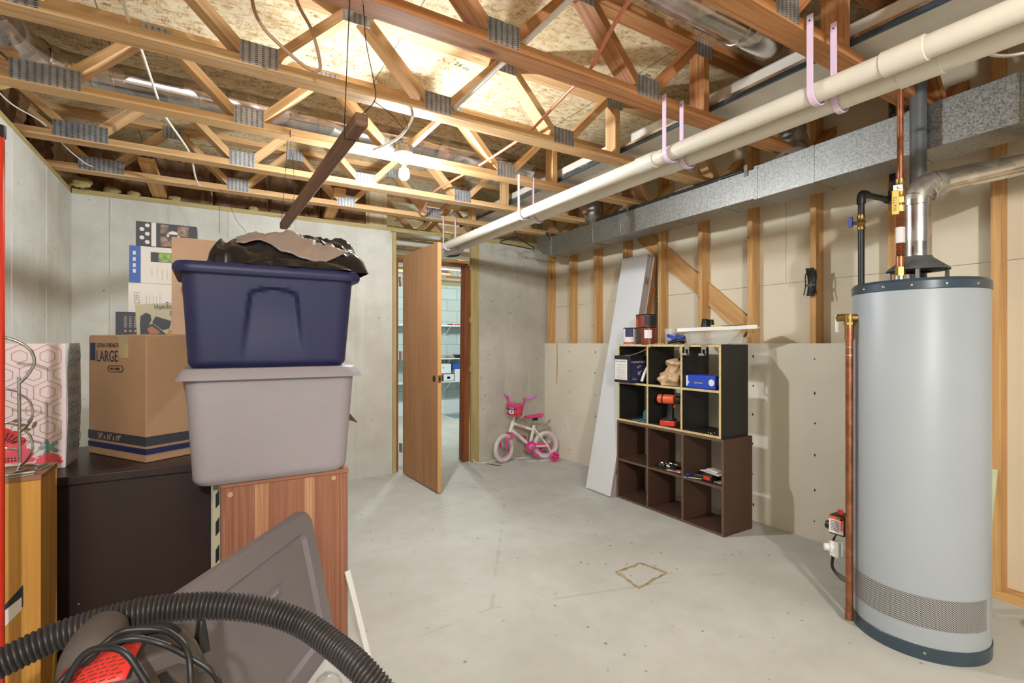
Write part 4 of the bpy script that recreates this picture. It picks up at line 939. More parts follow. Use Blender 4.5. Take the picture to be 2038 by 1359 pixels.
bc = ht + ax * 0.11 + ff * 0.0
b = MB(); b.tube([ht, ht + ax * 0.05], 0.013, 12); b.tube([ht + ax * 0.03, bc], 0.010, 12); put('stem', b, 'framewhite', T)
b = MB(); bar = [bc + fs * 0.20 + V((0, 0, 0.155)) - ff * 0.045, bc + fs * 0.125 + V((0, 0, 0.135)) - ff * 0.01, bc + fs * 0.08 + V((0, 0, 0.06)) + ff * 0.01, bc + fs * 0.03 + V((0, 0, 0.0)), bc, bc - fs * 0.03, bc - fs * 0.08 + V((0, 0, 0.06)) + ff * 0.01, bc - fs * 0.125 + V((0, 0, 0.135)) - ff * 0.01, bc - fs * 0.20 + V((0, 0, 0.155)) - ff * 0.045]
b.tube(smooth_path(bar, 6), 0.0105, 12); b.tube([bar[2] + V((0, 0, 0.02)), bar[6] + V((0, 0, 0.02))], 0.007, 10); put('handlebar', b, 'pink', T)
for sg in (1, -1):
    e = bc + fs * sg * 0.20 + V((0, 0, 0.155)) - ff * 0.045; i_ = bc + fs * sg * 0.135 + V((0, 0, 0.138)) - ff * 0.015; dv = (e - i_).normalized()
    put('grip', MB().lathe([(0.015, 0), (0.0155, 0.02), (0.0145, 0.05), (0.0155, 0.085), (0.018, 0.088), (0.018, 0.095)], i_, dv, 14), 'violet', T)
put('bell', MB().lathe([(0.016, 0), (0.016, 0.012), (0.008, 0.022), (0, 0.023)], bc + fs * 0.10 + V((0, 0, 0.12)), (0, 0, 1), 14), 'teal', T)
bk = bc + ff * 0.075 + fs * 0.05 + V((0, 0, 0.02))
def bring(z, fx, sx): return [bk + ff * (fx * (abs(math.cos(a)) ** 0.6) * math.copysign(1, math.cos(a))) + fs * (sx * (abs(math.sin(a)) ** 0.6) * math.copysign(1, math.sin(a))) + V((0, 0, z)) for a in [2 * math.pi * k / 24 for k in range(24)]]
b = MB(); b.loops([bring(-0.055, 0.045, 0.065), bring(-0.05, 0.05, 0.07), bring(0.05, 0.062, 0.088), bring(0.062, 0.066, 0.094), bring(0.062, 0.058, 0.086), bring(-0.045, 0.044, 0.064)]); bas = put('basket', b, 'pinkred', T)
b = MB(); b.loops([bring(0.045, 0.0625, 0.0885), bring(0.052, 0.067, 0.095), bring(0.066, 0.067, 0.095), bring(0.066, 0.06, 0.088)]); put('basket_rim', b, 'pink', bas)
b = MB()
for k in range(6):
    for j in range(2):
        if j == 1 and k in (2, 3): continue
        q = bk + ff * (0.058 - 0.0 - (0.008 if j == 0 else 0)) + fs * (-0.06 + 0.024 * k) + V((0, 0, -0.03 + 0.05 * j)); b.obox(q, ff, fs, (0, 0, 1), (0.003, 0.006, 0.011))
put('basket_slots', b, 'canred', bas)
b = MB(); b.obox(bk + ff * 0.061, ff, fs, (0, 0, 1), (0.0025, 0.03, 0.03)); put('basket_badge', b, 'paper', bas, bevel=0.002, label='white and blue badge')
b = MB(); b.obox(bk + ff * 0.0615 + V((0, 0, 0.018)), ff, fs, (0, 0, 1), (0.003, 0.028, 0.008)); b.obox(bk + ff * 0.0615 - V((0, 0, 0.006)) + fs * 0.006, ff, fs, (0, 0, 1), (0.003, 0.009, 0.008)); put('badge_print', b, 'blue', bas)
# seat
sc_ = B(0.125, 0, 0.455)
def seat_ring(f, w, h, z): return [sc_ + bf * f + bs * (math.cos(a) * w) + V((0, 0, z + math.sin(a) * h)) for a in [R(36) * k for k in range(10)]]
b = MB(); b.loops([seat_ring(-0.095, 0.012, 0.01, 0.012), seat_ring(-0.085, 0.055, 0.022, 0.01), seat_ring(-0.04, 0.065, 0.024, 0.004), seat_ring(0.01, 0.045, 0.02, 0.0), seat_ring(0.07, 0.022, 0.017, -0.002), seat_ring(0.12, 0.018, 0.014, -0.004), seat_ring(0.13, 0.006, 0.006, -0.006)]); put('saddle', b, 'pink', T, sub=1)
put('seat_post', MB().cyl(B(0.137, 0, 0.34), B(0.125, 0, 0.44), 0.011, 12), 'steel', T); put('seat_clamp', MB().obox(B(0.123, 0, 0.425), bf, bs, (0, 0, 1), (0.025, 0.016, 0.014)), 'black', T, bevel=0.003)
# chain guard, crank, pedals
b = MB(); b.lathe([(0.0, 0), (0.05, 0.002), (0.058, 0.0), (0.058, 0.012), (0.0, 0.014)], B(0.19, 0.038, 0.15), bs, 28); b.obox(B(0.09, 0.045, 0.15), bf, bs, (0, 0, 1), (0.10, 0.006, 0.022)); put('chain_guard', b, 'pink', T, bevel=0.002)
b = MB(); b.lathe([(0.0, 0), (0.026, 0.001)], B(0.19, 0.0535, 0.15), bs, 24); put('guard_disc', b, 'palepink', T)
b = MB(); b.obox(B(0.175, 0.062, 0.112), (bf * -0.35 - V((0, 0, 0.9))), bs, (bf * 0.9 - V((0, 0, 0.35))), (0.05, 0.006, 0.008)); b.obox(B(0.205, -0.05, 0.19), (bf * 0.35 + V((0, 0, 0.9))), bs, (bf * 0.9 - V((0, 0, 0.35))), (0.05, 0.006, 0.008)); put('crank', b, 'steel', T)
for f, s_, z in ((0.157, 0.095, 0.068), (0.222, -0.085, 0.232)): put('pedal', MB().obox(B(f, s_, z), bf, bs, (0, 0, 1), (0.028, 0.03, 0.010)), 'pink', T, bevel=0.004)
for sg in (-1, 1):
    tw = put('training_wheel', MB().lathe([(0.010, -0.014), (0.045, -0.014), (0.052, -0.008), (0.052, 0.008), (0.045, 0.014), (0.01, 0.014)], B(-0.02, sg * 0.17, 0.054), bs, 28), 'pink', T)
    b = MB()
    for k in range(5):
        a = 2 * math.pi * k / 5; b.obox(B(-0.02, sg * 0.17, 0.054) + bs * sg * 0.0145 + bf * math.cos(a) * 0.027 + V((0, 0, math.sin(a) * 0.027)), bf * math.cos(a) + V((0, 0, math.sin(a))), bs, bf * -math.sin(a) + V((0, 0, math.cos(a))), (0.013, 0.0012, 0.006))
    put('wheel_spokes', b, 'canred', tw)
    put('training_arm', MB().tube(smooth_path([B(0.0, sg * 0.055, 0.15), B(-0.012, sg * 0.06, 0.11), B(-0.02, sg * 0.10, 0.07), B(-0.02, sg * 0.155, 0.056)], 5), 0.0075, 10), 'framewhite', T)
dtd = (B(0.19, 0, 0.16) - (hb + ax * 0.02)).normalized()
text('HUFFY', 0.026, hb + ax * 0.012 + dtd * 0.05 + bs * 0.0178 - V((0, 0, 0.012)), dtd, V((0, 0, 1)), 'pink', T)
ttd = (B(0.15, 0, 0.315) - (ht - ax * 0.02)).normalized()
text('So Sweet', 0.026, ht - ax * 0.03 + ttd * 0.045 + bs * 0.0158, ttd, V((0, 0, 1)), 'pink', T)
# cord lying on the floor by the bicycle
o = put('floor_cable', MB().tube(smooth_path([(2.30, 4.60, 0.05), (2.31, 4.53, 0.006), (2.40, 4.47, 0.0045), (2.50, 4.50, 0.0045), (2.62, 4.53, 0.0045), (2.76, 4.50, 0.0045), (2.86, 4.42, 0.0045), (2.80, 4.31, 0.0045), (2.90, 4.26, 0.0045), (3.0, 4.23, 0.0045)]), 0.0042, 8), 'white_cable', org=(2.5, 4.5, 0)); tag(o, 'white cord trailing over the floor past the bicycle', 'cord')
b = MB(); b.tube([(2.38, 4.43, 0.0037), (2.46, 4.28, 0.0037)], 0.0035, 6); o = put('thin_stick', b, 'darksteel', org=(2.4, 4.4, 0)); tag(o, 'thin dark rod lying on the floor near the bicycle front wheel', 'rod')
o = put('plastic_strip', MB().tube([(3.195 - 0.02, 4.10, 0.30), (3.19 - 0.012, 4.16, 0.40), (3.192, 4.19, 0.47)], 0.004, 8), 'white', org=(3.18, 4.1, 0.3)); tag(o, 'thin pale strip stuck to the drywall behind the bicycle', 'strip')
# things at the far right edge
o = put('loose_board', MB().box((2.95, 0.47, 0.0), (3.2, 0.66, 0.045)), 'stud', bevel=0.002, org=(3.1, 0.55, 0)); tag(o, 'short board lying on the floor behind the water heater', 'board')
o = put('green_drywall_strip', MB().beam((2.985, 0.845, 0.0), (3.19, 0.85, 0.62), 0.05, 0.012, up=(1, 0, 0)), plain('green_board', srgb(196, 198, 160), 0.8), org=(3.0, 0.85, 0)); tag(o, 'pale green strip of board leaning behind the water heater', 'board')
o = put('brown_panel', MB().obox((3.27, 0.2, 0.32), (0, 1, -0.75), (0, 0.75, 1), (1, 0, 0), (0.42, 0.09, 0.012)), 'rust_brown', org=(3.27, 0.2, 0.1)); tag(o, 'brown slanted board in the dark stud bay at the far right', 'board')

from mathutils import noise as NZ
# ------------------------------------------------------------------ left-hand clutter
def m_dark():
    t = NT('dark_brown_laminate', 0.38, 0, 0.4); v = t.coord('Object', (3, 3, 0.6)); f = t.noise(v, 1.6, 4)
    c = t.ramp(f, [(0.35, srgb(34, 24, 22)), (0.7, srgb(52, 36, 32))]); d = t.vor(t.coord('Object'), 16.0)
    sp = t.math('MULTIPLY', t.ramp(d, [(0.035, W3(1)), (0.06, W3(0))]), t.ramp(t.noise(t.coord('Object'), 5.0, 2), [(0.55, W3(0)), (0.6, W3(1))]))
    t.col(t.mix(sp, c, srgb(190, 180, 170))); return t.m
MT['dark'] = m_dark()
def m_card(name, c, corr=False):
    t = NT(name, 0.85, 0, 0.2); v = t.coord('Object'); f = t.noise(v, 3.0, 4); lo = tuple(x * 0.9 for x in c[:3]) + (1,); hi = tuple(min(1, x * 1.06) for x in c[:3]) + (1,)
    t.col(t.ramp(f, [(0.35, lo), (0.7, hi)])); t.bump(t.noise(t.coord('Object', (200, 200, 2)), 1.0, 2), 0.12, 0.001); return t.m
MT['card'] = m_card('brown_cardboard', srgb(178, 142, 108)); MT['card2'] = m_card('pale_cardboard', srgb(196, 164, 124)); MT['tan'] = m_card('tan_carton', srgb(206, 172, 142))
MT['bluetote'] = plain('navy_tote_plastic', srgb(36, 38, 78), 0.5, 0, 0.03, 4, 0.08); MT['greytote'] = plain('taupe_tote_plastic', srgb(158, 150, 155), 0.5, 0, 0.02, 4, 0.06); MT['greylid'] = plain('grey_lid_plastic', srgb(124, 116, 119), 0.5, 0, 0.02, 4, 0.06)
MT['vinyl'] = plain('black_vinyl', srgb(27, 24, 26), 0.33, 0, 0.1, 12); MT['vinyltan'] = plain('taupe_vinyl', srgb(152, 134, 122), 0.45, 0, 0.04, 8)
MT['navyink'] = plain('navy_band', srgb(34, 38, 84), 0.6, 0, 0.04, 8); MT['greyink'] = plain('slate_band', srgb(58, 58, 66), 0.6, 0, 0.04, 8)
MT['hose'] = plain('black_ribbed_plastic', srgb(52, 48, 48), 0.4, 0, 0.1, 20)
MT['vac'] = plain('dark_grey_plastic', srgb(84, 76, 72), 0.55, 0, 0.1, 10, 0.05); MT['tagred'] = plain('red_tag', srgb(222, 56, 50), 0.5, 0, 0.02, 6)
MT['bagpink'] = plain('pale_pink_paper', srgb(236, 220, 222), 0.4, 0, 0.02, 5); MT['bagside'] = plain('pale_grey_paper', srgb(206, 212, 212), 0.4, 0, 0.02, 5); MT['rosegold'] = plain('rose_gold_foil', srgb(196, 134, 112), 0.35, 0.4, 0.05, 8); MT['slate'] = plain('slate_line', srgb(90, 100, 104), 0.5, 0, 0.05, 8)
MT['coral'] = plain('coral_print', srgb(236, 92, 104), 0.5, 0, 0.06, 20); MT['redprint'] = plain('red_print', srgb(216, 44, 40), 0.5, 0, 0.06, 20); MT['tealprint'] = plain('teal_print', srgb(120, 176, 176), 0.5, 0, 0.06, 20); MT['olive'] = plain('olive_print', srgb(116, 100, 54), 0.5, 0, 0.06, 20)
MT['redpole'] = plain('red_orange_paint', srgb(206, 52, 28), 0.3, 0, 0.05, 8); MT['sage'] = plain('sage_carton', srgb(186, 180, 146), 0.5, 0, 0.02, 6); MT['bluestrip'] = plain('blue_print', srgb(36, 90, 176), 0.5, 0, 0.02, 6)
MT['desk'] = wood('reddish_plank_print', srgb(124, 78, 60), srgb(172, 118, 92), srgb(164, 112, 88), 0.5, 44, False, 0.9)

# dark dresser
T = thing('dresser', 'large dark brown dresser under the cardboard box and gift bag', 'dresser', (-0.40, 2.5, 0))
put('carcass', MB().box((-0.80, 2.245, 0.0), (0.0, 2.84, 0.735)), 'dark', T, bevel=0.003); put('top_board', MB().box((-0.815, 2.228, 0.7352), (0.012, 2.85, 0.766)), 'dark', T, bevel=0.003)
put('plinth', MB().box((-0.80, 2.236, 0.0), (0.0, 2.2448, 0.10)), 'dark', T, bevel=0.002)
# wood-grain desk under the totes
T = thing('desk', 'wood plank patterned desk holding up the plastic totes', 'desk', (0.24, 2.2, 0))
xs = (0.03, 0.135, 0.178, 0.30, 0.335, 0.428)
b = MB()
MT['desk2'] = wood('pale_plank_print', srgb(158, 108, 80), srgb(204, 156, 120), srgb(196, 146, 112), 0.5, 44, False, 0.9)
for k in range(5): b.box((xs[k], 2.0, 0.0), (xs[k + 1], 2.02, 0.715), k % 2)
put('plank_panel', b, ['desk', 'desk2'], T); put('side_board', MB().box((0.4282, 1.996, 0.0), (0.458, 2.42, 0.7145)), 'desk', T, bevel=0.002); put('side_board', MB().box((0.03, 2.0202, 0.0), (0.05, 2.2, 0.7145)), 'desk', T); put('desk_top', MB().box((0.028, 1.995, 0.715), (0.46, 2.43, 0.733)), 'desk', T, bevel=0.002)
for x, z in ((0.058, 0.69), (0.405, 0.70)): put('cover_cap', MB().lathe([(0.009, 0), (0.008, 0.002), (0, 0.0025)], (x, 2.0, z), (0, -1, 0), 18), 'card2', T, label='round screw cover cap')
T = thing('slotted_strip', 'narrow pale slotted strip standing between dresser and plank desk', 'strip', (0.016, 2.1, 0.0))
put('strip_rail', MB().box((0.006, 2.10, 0.0), (0.027, 2.108, 0.72)), 'sage', T)
for k in range(5):
    z = 0.22 + 0.1 * k; b = MB(); b.prism([(0.0, 0.0), (0.012, 0.015), (0.012, 0.07), (0.0, 0.05)], (0.014, 2.0985, z), (1, 0, 0), (0, 0, 1), (0, 0.0012, 0)); put('strip_slot', b, 'black', T)

# big cardboard box
c0 = V((-0.211, 2.326, 0.7668)); e1 = V((-0.544, 0.84, 0)).normalized(); e2 = V((0.84, 0.544, 0)).normalized(); L1, L2, Hh = 0.41, 0.60, 0.483
T = thing('cardboard_box', 'large brown moving box with blue bands on the dark dresser', 'box', tuple(c0 + e1 * 0.2 + e2 * 0.3))
b = MB(); b.obox(c0 + e1 * L1 / 2 + e2 * L2 / 2 + V((0, 0, Hh / 2)), e1, e2, (0, 0, 1), (L1 / 2, L2 / 2, Hh / 2)); put('carton', b, 'card', T, bevel=0.004)
b = MB(); b.obox(c0 + e1 * L1 / 2 + e2 * L2 * 0.25 + V((0, 0, Hh + 0.002)), e1, e2, (0, 0, 1), (L1 / 2 - 0.004, L2 * 0.245, 0.002)); b.obox(c0 + e1 * L1 / 2 + e2 * L2 * 0.75 + V((0, 0, Hh + 0.002)), e1, e2, (0, 0, 1), (L1 / 2 - 0.004, L2 * 0.245, 0.002)); put('top_flap', b, 'card2', T)
o1, o2 = -e2 * 0.0012, -e1 * 0.0012
for z0_, z1_, m_ in ((0.062, 0.098, 'greyink'), (0.03, 0.052, 'navyink')):
    b = MB(); b.obox(c0 + e1 * L1 / 2 + o1 * 0.6 + V((0, 0, (z0_ + z1_) / 2)), e1, e2, (0, 0, 1), (L1 / 2, 0.0008, (z1_ - z0_) / 2)); b.obox(c0 + e2 * L2 / 2 + o2 * 0.6 + V((0, 0, (z0_ + z1_) / 2)), e2, e1, (0, 0, 1), (L2 / 2, 0.0008, (z1_ - z0_) / 2)); put('printed_band', b, m_, T)
fx_ = -e1       # reading direction on the left face
def onf(a, z): return c0 + e1 * a + V((0, 0, z)) + o1
text('EXTRA STRENGTH', 0.024, onf(0.345, 0.437), fx_, (0, 0, 1), 'ink', T, squeeze=0.85)
text('LARGE', 0.064, onf(0.35, 0.38), fx_, (0, 0, 1), 'navyink', T, squeeze=0.85)
text('THICK TAPING', 0.014, onf(0.25, 0.347), fx_, (0, 0, 1), 'ink', T, squeeze=0.8)
text('24" x 16" x 19"', 0.032, onf(0.335, 0.068), fx_, (0, 0, 1), 'card2', T, ext=0.0008, squeeze=0.85)
b = MB(); b.obox(onf(0.375, 0.42), e1, e2, (0, 0, 1), (0.018, 0.0008, 0.036)); put('printed_badge', b, 'navyink', T, bevel=0.0)
b = MB(); rim_ = [onf(0.262 - 0.0, 0.352 + 0.0)]
pts = [(0.262, 0.352), (0.25, 0.340), (0.16, 0.340), (0.15, 0.352), (0.16, 0.364), (0.25, 0.364)]
b.tube([onf(a, z) for a, z in pts], 0.0016, 6, closed=True); put('printed_badge', b, 'ink', T)
b = MB(); b.obox(onf(0.150, 0.44), e1, e2, (0, 0, 1), (0.032, 0.0009, 0.044)); MT['tape'] = plain('packing_tape', srgb(186, 166, 126), 0.25); put('packing_tape', b, 'tape', T)
b = MB(); b.obox(c0 + e2 * 0.29 + o2 + V((0, 0, 0.44)), e2, e1, (0, 0, 1), (0.036, 0.0008, 0.05)); put('packing_tape', b, 'tape', T)

# boxes standing on the cardboard box
zb = 0.7668 + Hh + 0.0045
T = thing('black_carton', 'small black carton with white print, left on the cardboard box', 'box', (-0.29, 2.56, zb)); b = MB(); b.box((-0.327, 2.525, zb), (-0.256, 2.60, zb + 0.092)); put('carton', b, 'ink', T, bevel=0.001)
b = MB()
for k in range(3):
    for j in range(7): b.box((-0.300 + 0.016 * k, 2.5238, zb + 0.03 + 0.007 * j), (-0.291 + 0.016 * k, 2.525, zb + 0.033 + 0.007 * j))
    b.box((-0.299 + 0.016 * k, 2.5238, zb + 0.012), (-0.292 + 0.016 * k, 2.525, zb + 0.02))
put('white_print', b, 'dooredge', T)
T = thing('kitchen_appliance_box', 'sage green kitchen appliance box with sandwich picture beside the tan carton', 'box', (-0.1, 2.55, zb)); b = MB(); b.loops([[(-0.256, 2.50, zb), (0.04, 2.495, zb), (0.04, 2.60, zb), (-0.256, 2.60, zb)], [(-0.262, 2.50, zb + 0.122), (0.04, 2.495, zb + 0.150), (0.04, 2.60, zb + 0.150), (-0.262, 2.60, zb + 0.122)]]); put('carton', b, 'sage', T)
text('Hamilton', 0.028, (-0.198, 2.4952, zb + 0.104), (1, 0, 0.09), (0, 0, 1), 'ink', T, squeeze=0.72)
text('Beach', 0.028, (-0.146, 2.4949, zb + 0.080), (1, 0, 0.09), (0, 0, 1), 'ink', T, squeeze=0.72)
b = MB(); yq = 2.4965
b.prism([(0.012, 0.075), (0.03, 0.09), (0.045, 0.082), (0.048, 0.06), (0.035, 0.03), (0.028, 0.002), (0.012, 0.002), (0.01, 0.04)], (-0.256, yq, zb), (1, 0, 0), (0, 0, 1), (0, 0.0012, 0)); b.prism([(0.05, 0.05), (0.062, 0.076), (0.115, 0.058), (0.108, 0.026), (0.085, 0.02)], (-0.256, yq, zb), (1, 0, 0), (0, 0, 1), (0, 0.0012, 0)); b.prism([(0.022, 0.03), (0.052, 0.046), (0.1, 0.002), (0.03, 0.002)], (-0.256, yq - 0.0004, zb), (1, 0, 0), (0, 0, 1), (0, 0.0012, 0)); put('picture_print', b, 'ink', T)
b = MB(); b.prism([(0.034, 0.026), (0.05, 0.036), (0.078, 0.012), (0.07, 0.004), (0.042, 0.004)], (-0.256, yq - 0.0008, zb), (1, 0, 0), (0, 0, 1), (0, 0.0012, 0)); put('picture_print', b, plain('toast_print', srgb(176, 104, 62), 0.5), T)
b = MB(); b.prism([(0.10, 0.0), (0.105, 0.022), (0.24, 0.03), (0.24, 0.0)], (-0.256, yq - 0.0002, zb), (1, 0, 0), (0, 0, 1), (0, 0.0012, 0)); put('picture_print', b, plain('mustard_print', srgb(172, 136, 56), 0.5), T)
T = thing('tan_carton', 'plain tan carton standing on end behind the blue tote', 'box', (-0.02, 2.45, zb)); b = MB(); b.box((-0.135, 2.405, zb), (0.10, 2.485, zb + 0.392)); put('carton', b, 'tan', T, bevel=0.002)
b = MB(); b.box((-0.017, 2.4042, zb), (-0.0165, 2.405, zb + 0.39)); put('carton_seam', b, 'card', T)
T = thing('white_device_box', 'white printed device box with blue left strip, standing upright', 'box', (-0.14, 2.70, zb))
for (za, zc, x0_) in ((zb, zb + 0.225, -0.302), (zb + 0.2255, zb + 0.385, -0.297)): put('carton', MB().box((x0_, 2.66, za), (0.02, 2.74, zc)), 'paper', T, bevel=0.0015)
put('blue_strip', MB().box((-0.2985, 2.6586, zb + 0.2262), (-0.259, 2.66, zb + 0.384)), 'bluestrip', T)
b = MB()
for z in (0.345, 0.318, 0.292, 0.268): b.box((-0.286, 2.658, zb + z), (-0.276, 2.6588, zb + z + 0.016))
put('strip_icons', b, 'paper', T)
b = MB(); b.box((-0.224, 2.6586, zb + 0.32), (-0.112, 2.66, zb + 0.362)); put('phone_print', b, 'ink', T, bevel=0.004)
b = MB(); b.box((-0.196, 2.658, zb + 0.322), (-0.144, 2.6588, zb + 0.36)); put('phone_screen', b, plain('meadow_print', srgb(120, 158, 62), 0.5, 0, 0.4, 60), T)
b = MB(); rs = random.Random(6)
for k in range(6): b.box((-0.22 + 0.018 * k, 2.6588, zb + 0.24 + rs.uniform(0, .02)), (-0.2185 + 0.018 * k, 2.66, zb + 0.305 - rs.uniform(0, .02)))
for k in range(5): b.box((-0.24 + 0.012 * k, 2.6588, zb + 0.12), (-0.2388 + 0.012 * k, 2.66, zb + 0.19 - rs.uniform(0, .03)))
put('text_print', b, 'dooredge', T)
b = MB(); b.lathe([(0.006, 0), (0.006, 0.0008)], (-0.165, 2.66, zb + 0.142), (0, -1, 0), 16); put('logo_dot', b, 'bluestrip', T)
text('DIFI', 0.03, (-0.262, 2.6592, zb + 0.135), (0, 0, 1), (-1, 0, 0), 'dooredge', T)
zw = zb + 0.3862
T = thing('camera_box', 'black picture box lying on top of the white device box', 'box', (-0.18, 2.70, zw)); b = MB(); b.box((-0.276, 2.662, zw), (-0.055, 2.80, zw + 0.105)); put('carton', b, 'ink', T, bevel=0.001)
put('side_panel', MB().box((-0.0548, 2.664, zw + 0.002), (-0.054, 2.798, zw + 0.103)), 'greyink', T)
b = MB(); b.box((-0.222, 2.661, zw + 0.001), (-0.205, 2.662, zw + 0.104)); put('white_stripe', b, 'paper', T)
b = MB()
for k in range(5): b.lathe([(0.0085, 0), (0.0085, 0.0008)], (-0.236 - (0.019 if k % 2 else 0), 2.662, zw + 0.09 - 0.018 * k), (0, -1, 0), 16)
put('icon_print', b, 'paper', T); b = MB()
b.lathe([(0.024, 0), (0.024, 0.0008)], (-0.143, 2.6622, zw + 0.051), (0, -1, 0), 28); put('round_print', b, 'paper', T)
b = MB(); b.box((-0.158, 2.6606, zw + 0.04), (-0.128, 2.6616, zw + 0.06)); put('device_print', b, 'ink', T, bevel=0.003)
pm = plain('photo_collage', srgb(132, 108, 88), 0.5, 0, 0.5, 45); b = MB(); b.box((-0.19, 2.6612, zw + 0.06), (-0.16, 2.662, zw + 0.1)); b.box((-0.128, 2.6612, zw + 0.055), (-0.085, 2.662, zw + 0.1)); b.box((-0.19, 2.6612, zw + 0.005), (-0.10, 2.662, zw + 0.048)); put('photo_print', b, pm, T)

# ---------------------------------------------------------------- plastic totes
def rring(cx, cy, hx, hy, r, z, nf=64, nc=6):
    P = []
    for i in range(nf + 1): P.append((cx - hx + r + (2 * hx - 2 * r) * i / nf, cy - hy))
    for (ox, oy, a0) in ((cx + hx - r, cy - hy + r, -90), (cx + hx - r, cy + hy - r, 0), (cx - hx + r, cy + hy - r, 90), (cx - hx + r, cy - hy + r, 180)):
        for k in range(1, nc + 1): P.append((ox + r * math.cos(R(a0 + 90 * k / nc)), oy + r * math.sin(R(a0 + 90 * k / nc))))
    return [V((x, y, z)) for x, y in P[:-1]]
def sst(a, b_, x): t = max(0, min(1, (x - a) / (b_ - a))); return t * t * (3 - 2 * t)
def tote(label, cx, z0_, z1_, f0, f1, hx0, hx1, dep0, dep1, mat, lidz, flare, arch):
    T = thing('storage_tote', label, 'tote', (cx, f0 + dep0 / 2, z0_)); rings = []
    for j in range(37):
        t = j / 36; hx = hx0 + (hx1 - hx0) * t; yf = f0 + (f1 - f0) * t; hy = (dep0 + (dep1 - dep0) * t) / 2; z = z0_ + (z1_ - z0_) * t
        if j < 3: s_ = (0.955, 0.985, 1.0)[j]; hx *= s_; yf += (1 - s_) * 0.3; hy -= (1 - s_) * 0.3
        ring = rring(cx, yf + hy, hx, hy, 0.05, z)
        if arch:
            for p in ring:
                if p.y < yf + 0.004:
                    u = abs(p.x - cx) / hx; wdt = 0.265 + 0.13 * (1 - t / 0.84) - 0.0; top = 0.86 - 0.05 * (u / 0.27) ** 2
                    m = (1 - sst(wdt - 0.03, wdt + 0.03, u)) * (1 - sst(top - 0.03, top + 0.004, t)); p.y += 0.017 * m * sst(0.0, 0.7, t)
        rings.append(ring)
    b = MB(); b.loops(rings, cap1=True); put('tub', b, mat, T)
    la, lb = lidz; hy1 = dep1 / 2; cy = f1 + hy1; b = MB()
    if flare:
        b.loops([rring(cx, cy, hx1 + 0.006, hy1 + 0.006, 0.05, la + 0.014), rring(cx, cy, hx1 + 0.028, hy1 + 0.028, 0.06, la), rring(cx, cy, hx1 + 0.026, hy1 + 0.026, 0.06, la + 0.004), rring(cx, cy, hx1 + 0.008, hy1 + 0.008, 0.05, lb - 0.004), rring(cx, cy, hx1 + 0.003, hy1 + 0.003, 0.05, lb), rring(cx, cy, hx1 - 0.03, hy1 - 0.03, 0.04, lb)])
    else:
        b.loops([rring(cx, cy, hx1 + 0.002, hy1 + 0.002, 0.05, la + 0.006), rring(cx, cy, hx1 + 0.020, hy1 + 0.020, 0.055, la), rring(cx, cy, hx1 + 0.025, hy1 + 0.025, 0.058, la + 0.01), rring(cx, cy, hx1 + 0.024, hy1 + 0.024, 0.058, lb - 0.012), rring(cx, cy, hx1 + 0.014, hy1 + 0.014, 0.05, lb), rring(cx, cy, hx1 - 0.03, hy1 - 0.03, 0.04, lb), rring(cx, cy, hx1 - 0.035, hy1 - 0.035, 0.04, lb - 0.006)])
    put('lid', b, mat, T); return T
tote('taupe grey plastic tote at the bottom of the stack on the desk', 0.198, 0.7345, 1.108, 1.965, 1.928, 0.252, 0.274, 0.255, 0.36, 'greytote', (1.098, 1.135), True, False)
tote('navy blue plastic tote on top of the grey tote', 0.190, 1.1355, 1.462, 1.965, 1.918, 0.258, 0.276, 0.27, 0.37, 'bluetote', (1.452, 1.488), False, True)
# crumpled black and tan covering on the tote
T = thing('folded_vinyl_cover', 'crumpled black and taupe vinyl cover heaped on the blue tote', 'cover', (0.25, 2.08, 1.4885)); zc0 = 1.4885
def lump(x0, x1, y0, y1, H, seed, sharp=0.35, fr=9.0, am=0.03):
    def f(u, v):
        du, dv = 2 * u - 1, 2 * v - 1; e = max(0.0, 1 - abs(du) ** 5) ** 0.5 * max(0.0, 1 - abs(dv) ** 2.3) ** 0.7
        n1 = NZ.noise(V((u * 4 + seed, v * 5, seed))); n2 = abs(NZ.noise(V((u * fr + v * 4, v * fr * 0.8 - u * 2, seed + 4)))); n3 = abs(NZ.noise(V((u * fr * 2 - v * 5, v * fr * 1.4, seed + 9))))
        return V((x0 + (x1 - x0) * u + n1 * 0.018 * e, y0 + (y1 - y0) * v + n1 * 0.02 * (1 - e) - n2 * 0.02 * (1 - e), zc0 + 0.001 + H * e * (0.86 + 0.3 * n1) + am * (sharp - n2) * e + am * 0.4 * (0.3 - n3) * e))
    return f
main = lump(0.05, 0.525, 1.935, 2.27, 0.152, 3.1, am=0.045, fr=7.0)
b = MB(); b.grid(main, 84, 60); put('black_fold', b, 'vinyl', T)
b = MB(); b.grid(lump(-0.012, 0.22, 1.925, 2.14, 0.10, 8.3, am=0.03, fr=6.0), 44, 34); put('black_fold', b, 'vinyl', T)
b = MB(); b.grid(lump(0.10, 0.45, 1.905, 2.02, 0.04, 5.7, am=0.015), 50, 20); put('black_fold', b, 'vinyl', T)
tu = [V((0.04, 0.38, 0.06)), V((0.2, 0.28, 0.09)), V((0.38, 0.18, 0.09)), V((0.55, 0.11, 0.08)), V((0.68, 0.085, 0.07)), V((0.82, 0.12, 0.045)), V((0.93, 0.18, 0.01))]
def tanf(s_, t):
    q = smooth_pt(tu, s_); u, v = q.x, max(0.012, q.y + q.z * (2 * t - 1)); u += 0.05 * (2 * t - 1)
    u = min(max(u, 0.01), 0.99); p0 = main(u, v); n_ = (main(min(u + 0.01, 1), v) - main(u - 0.01, v)).cross(main(u, v + 0.01) - main(u, v - 0.01))
    n_ = n_.normalized() if n_.length > 1e-9 else V((0, 0, 1)); return p0 + n_ * (0.007 + 0.004 * math.sin(s_ * 14 + t * 3)) + V((0, -0.004, 0.0))
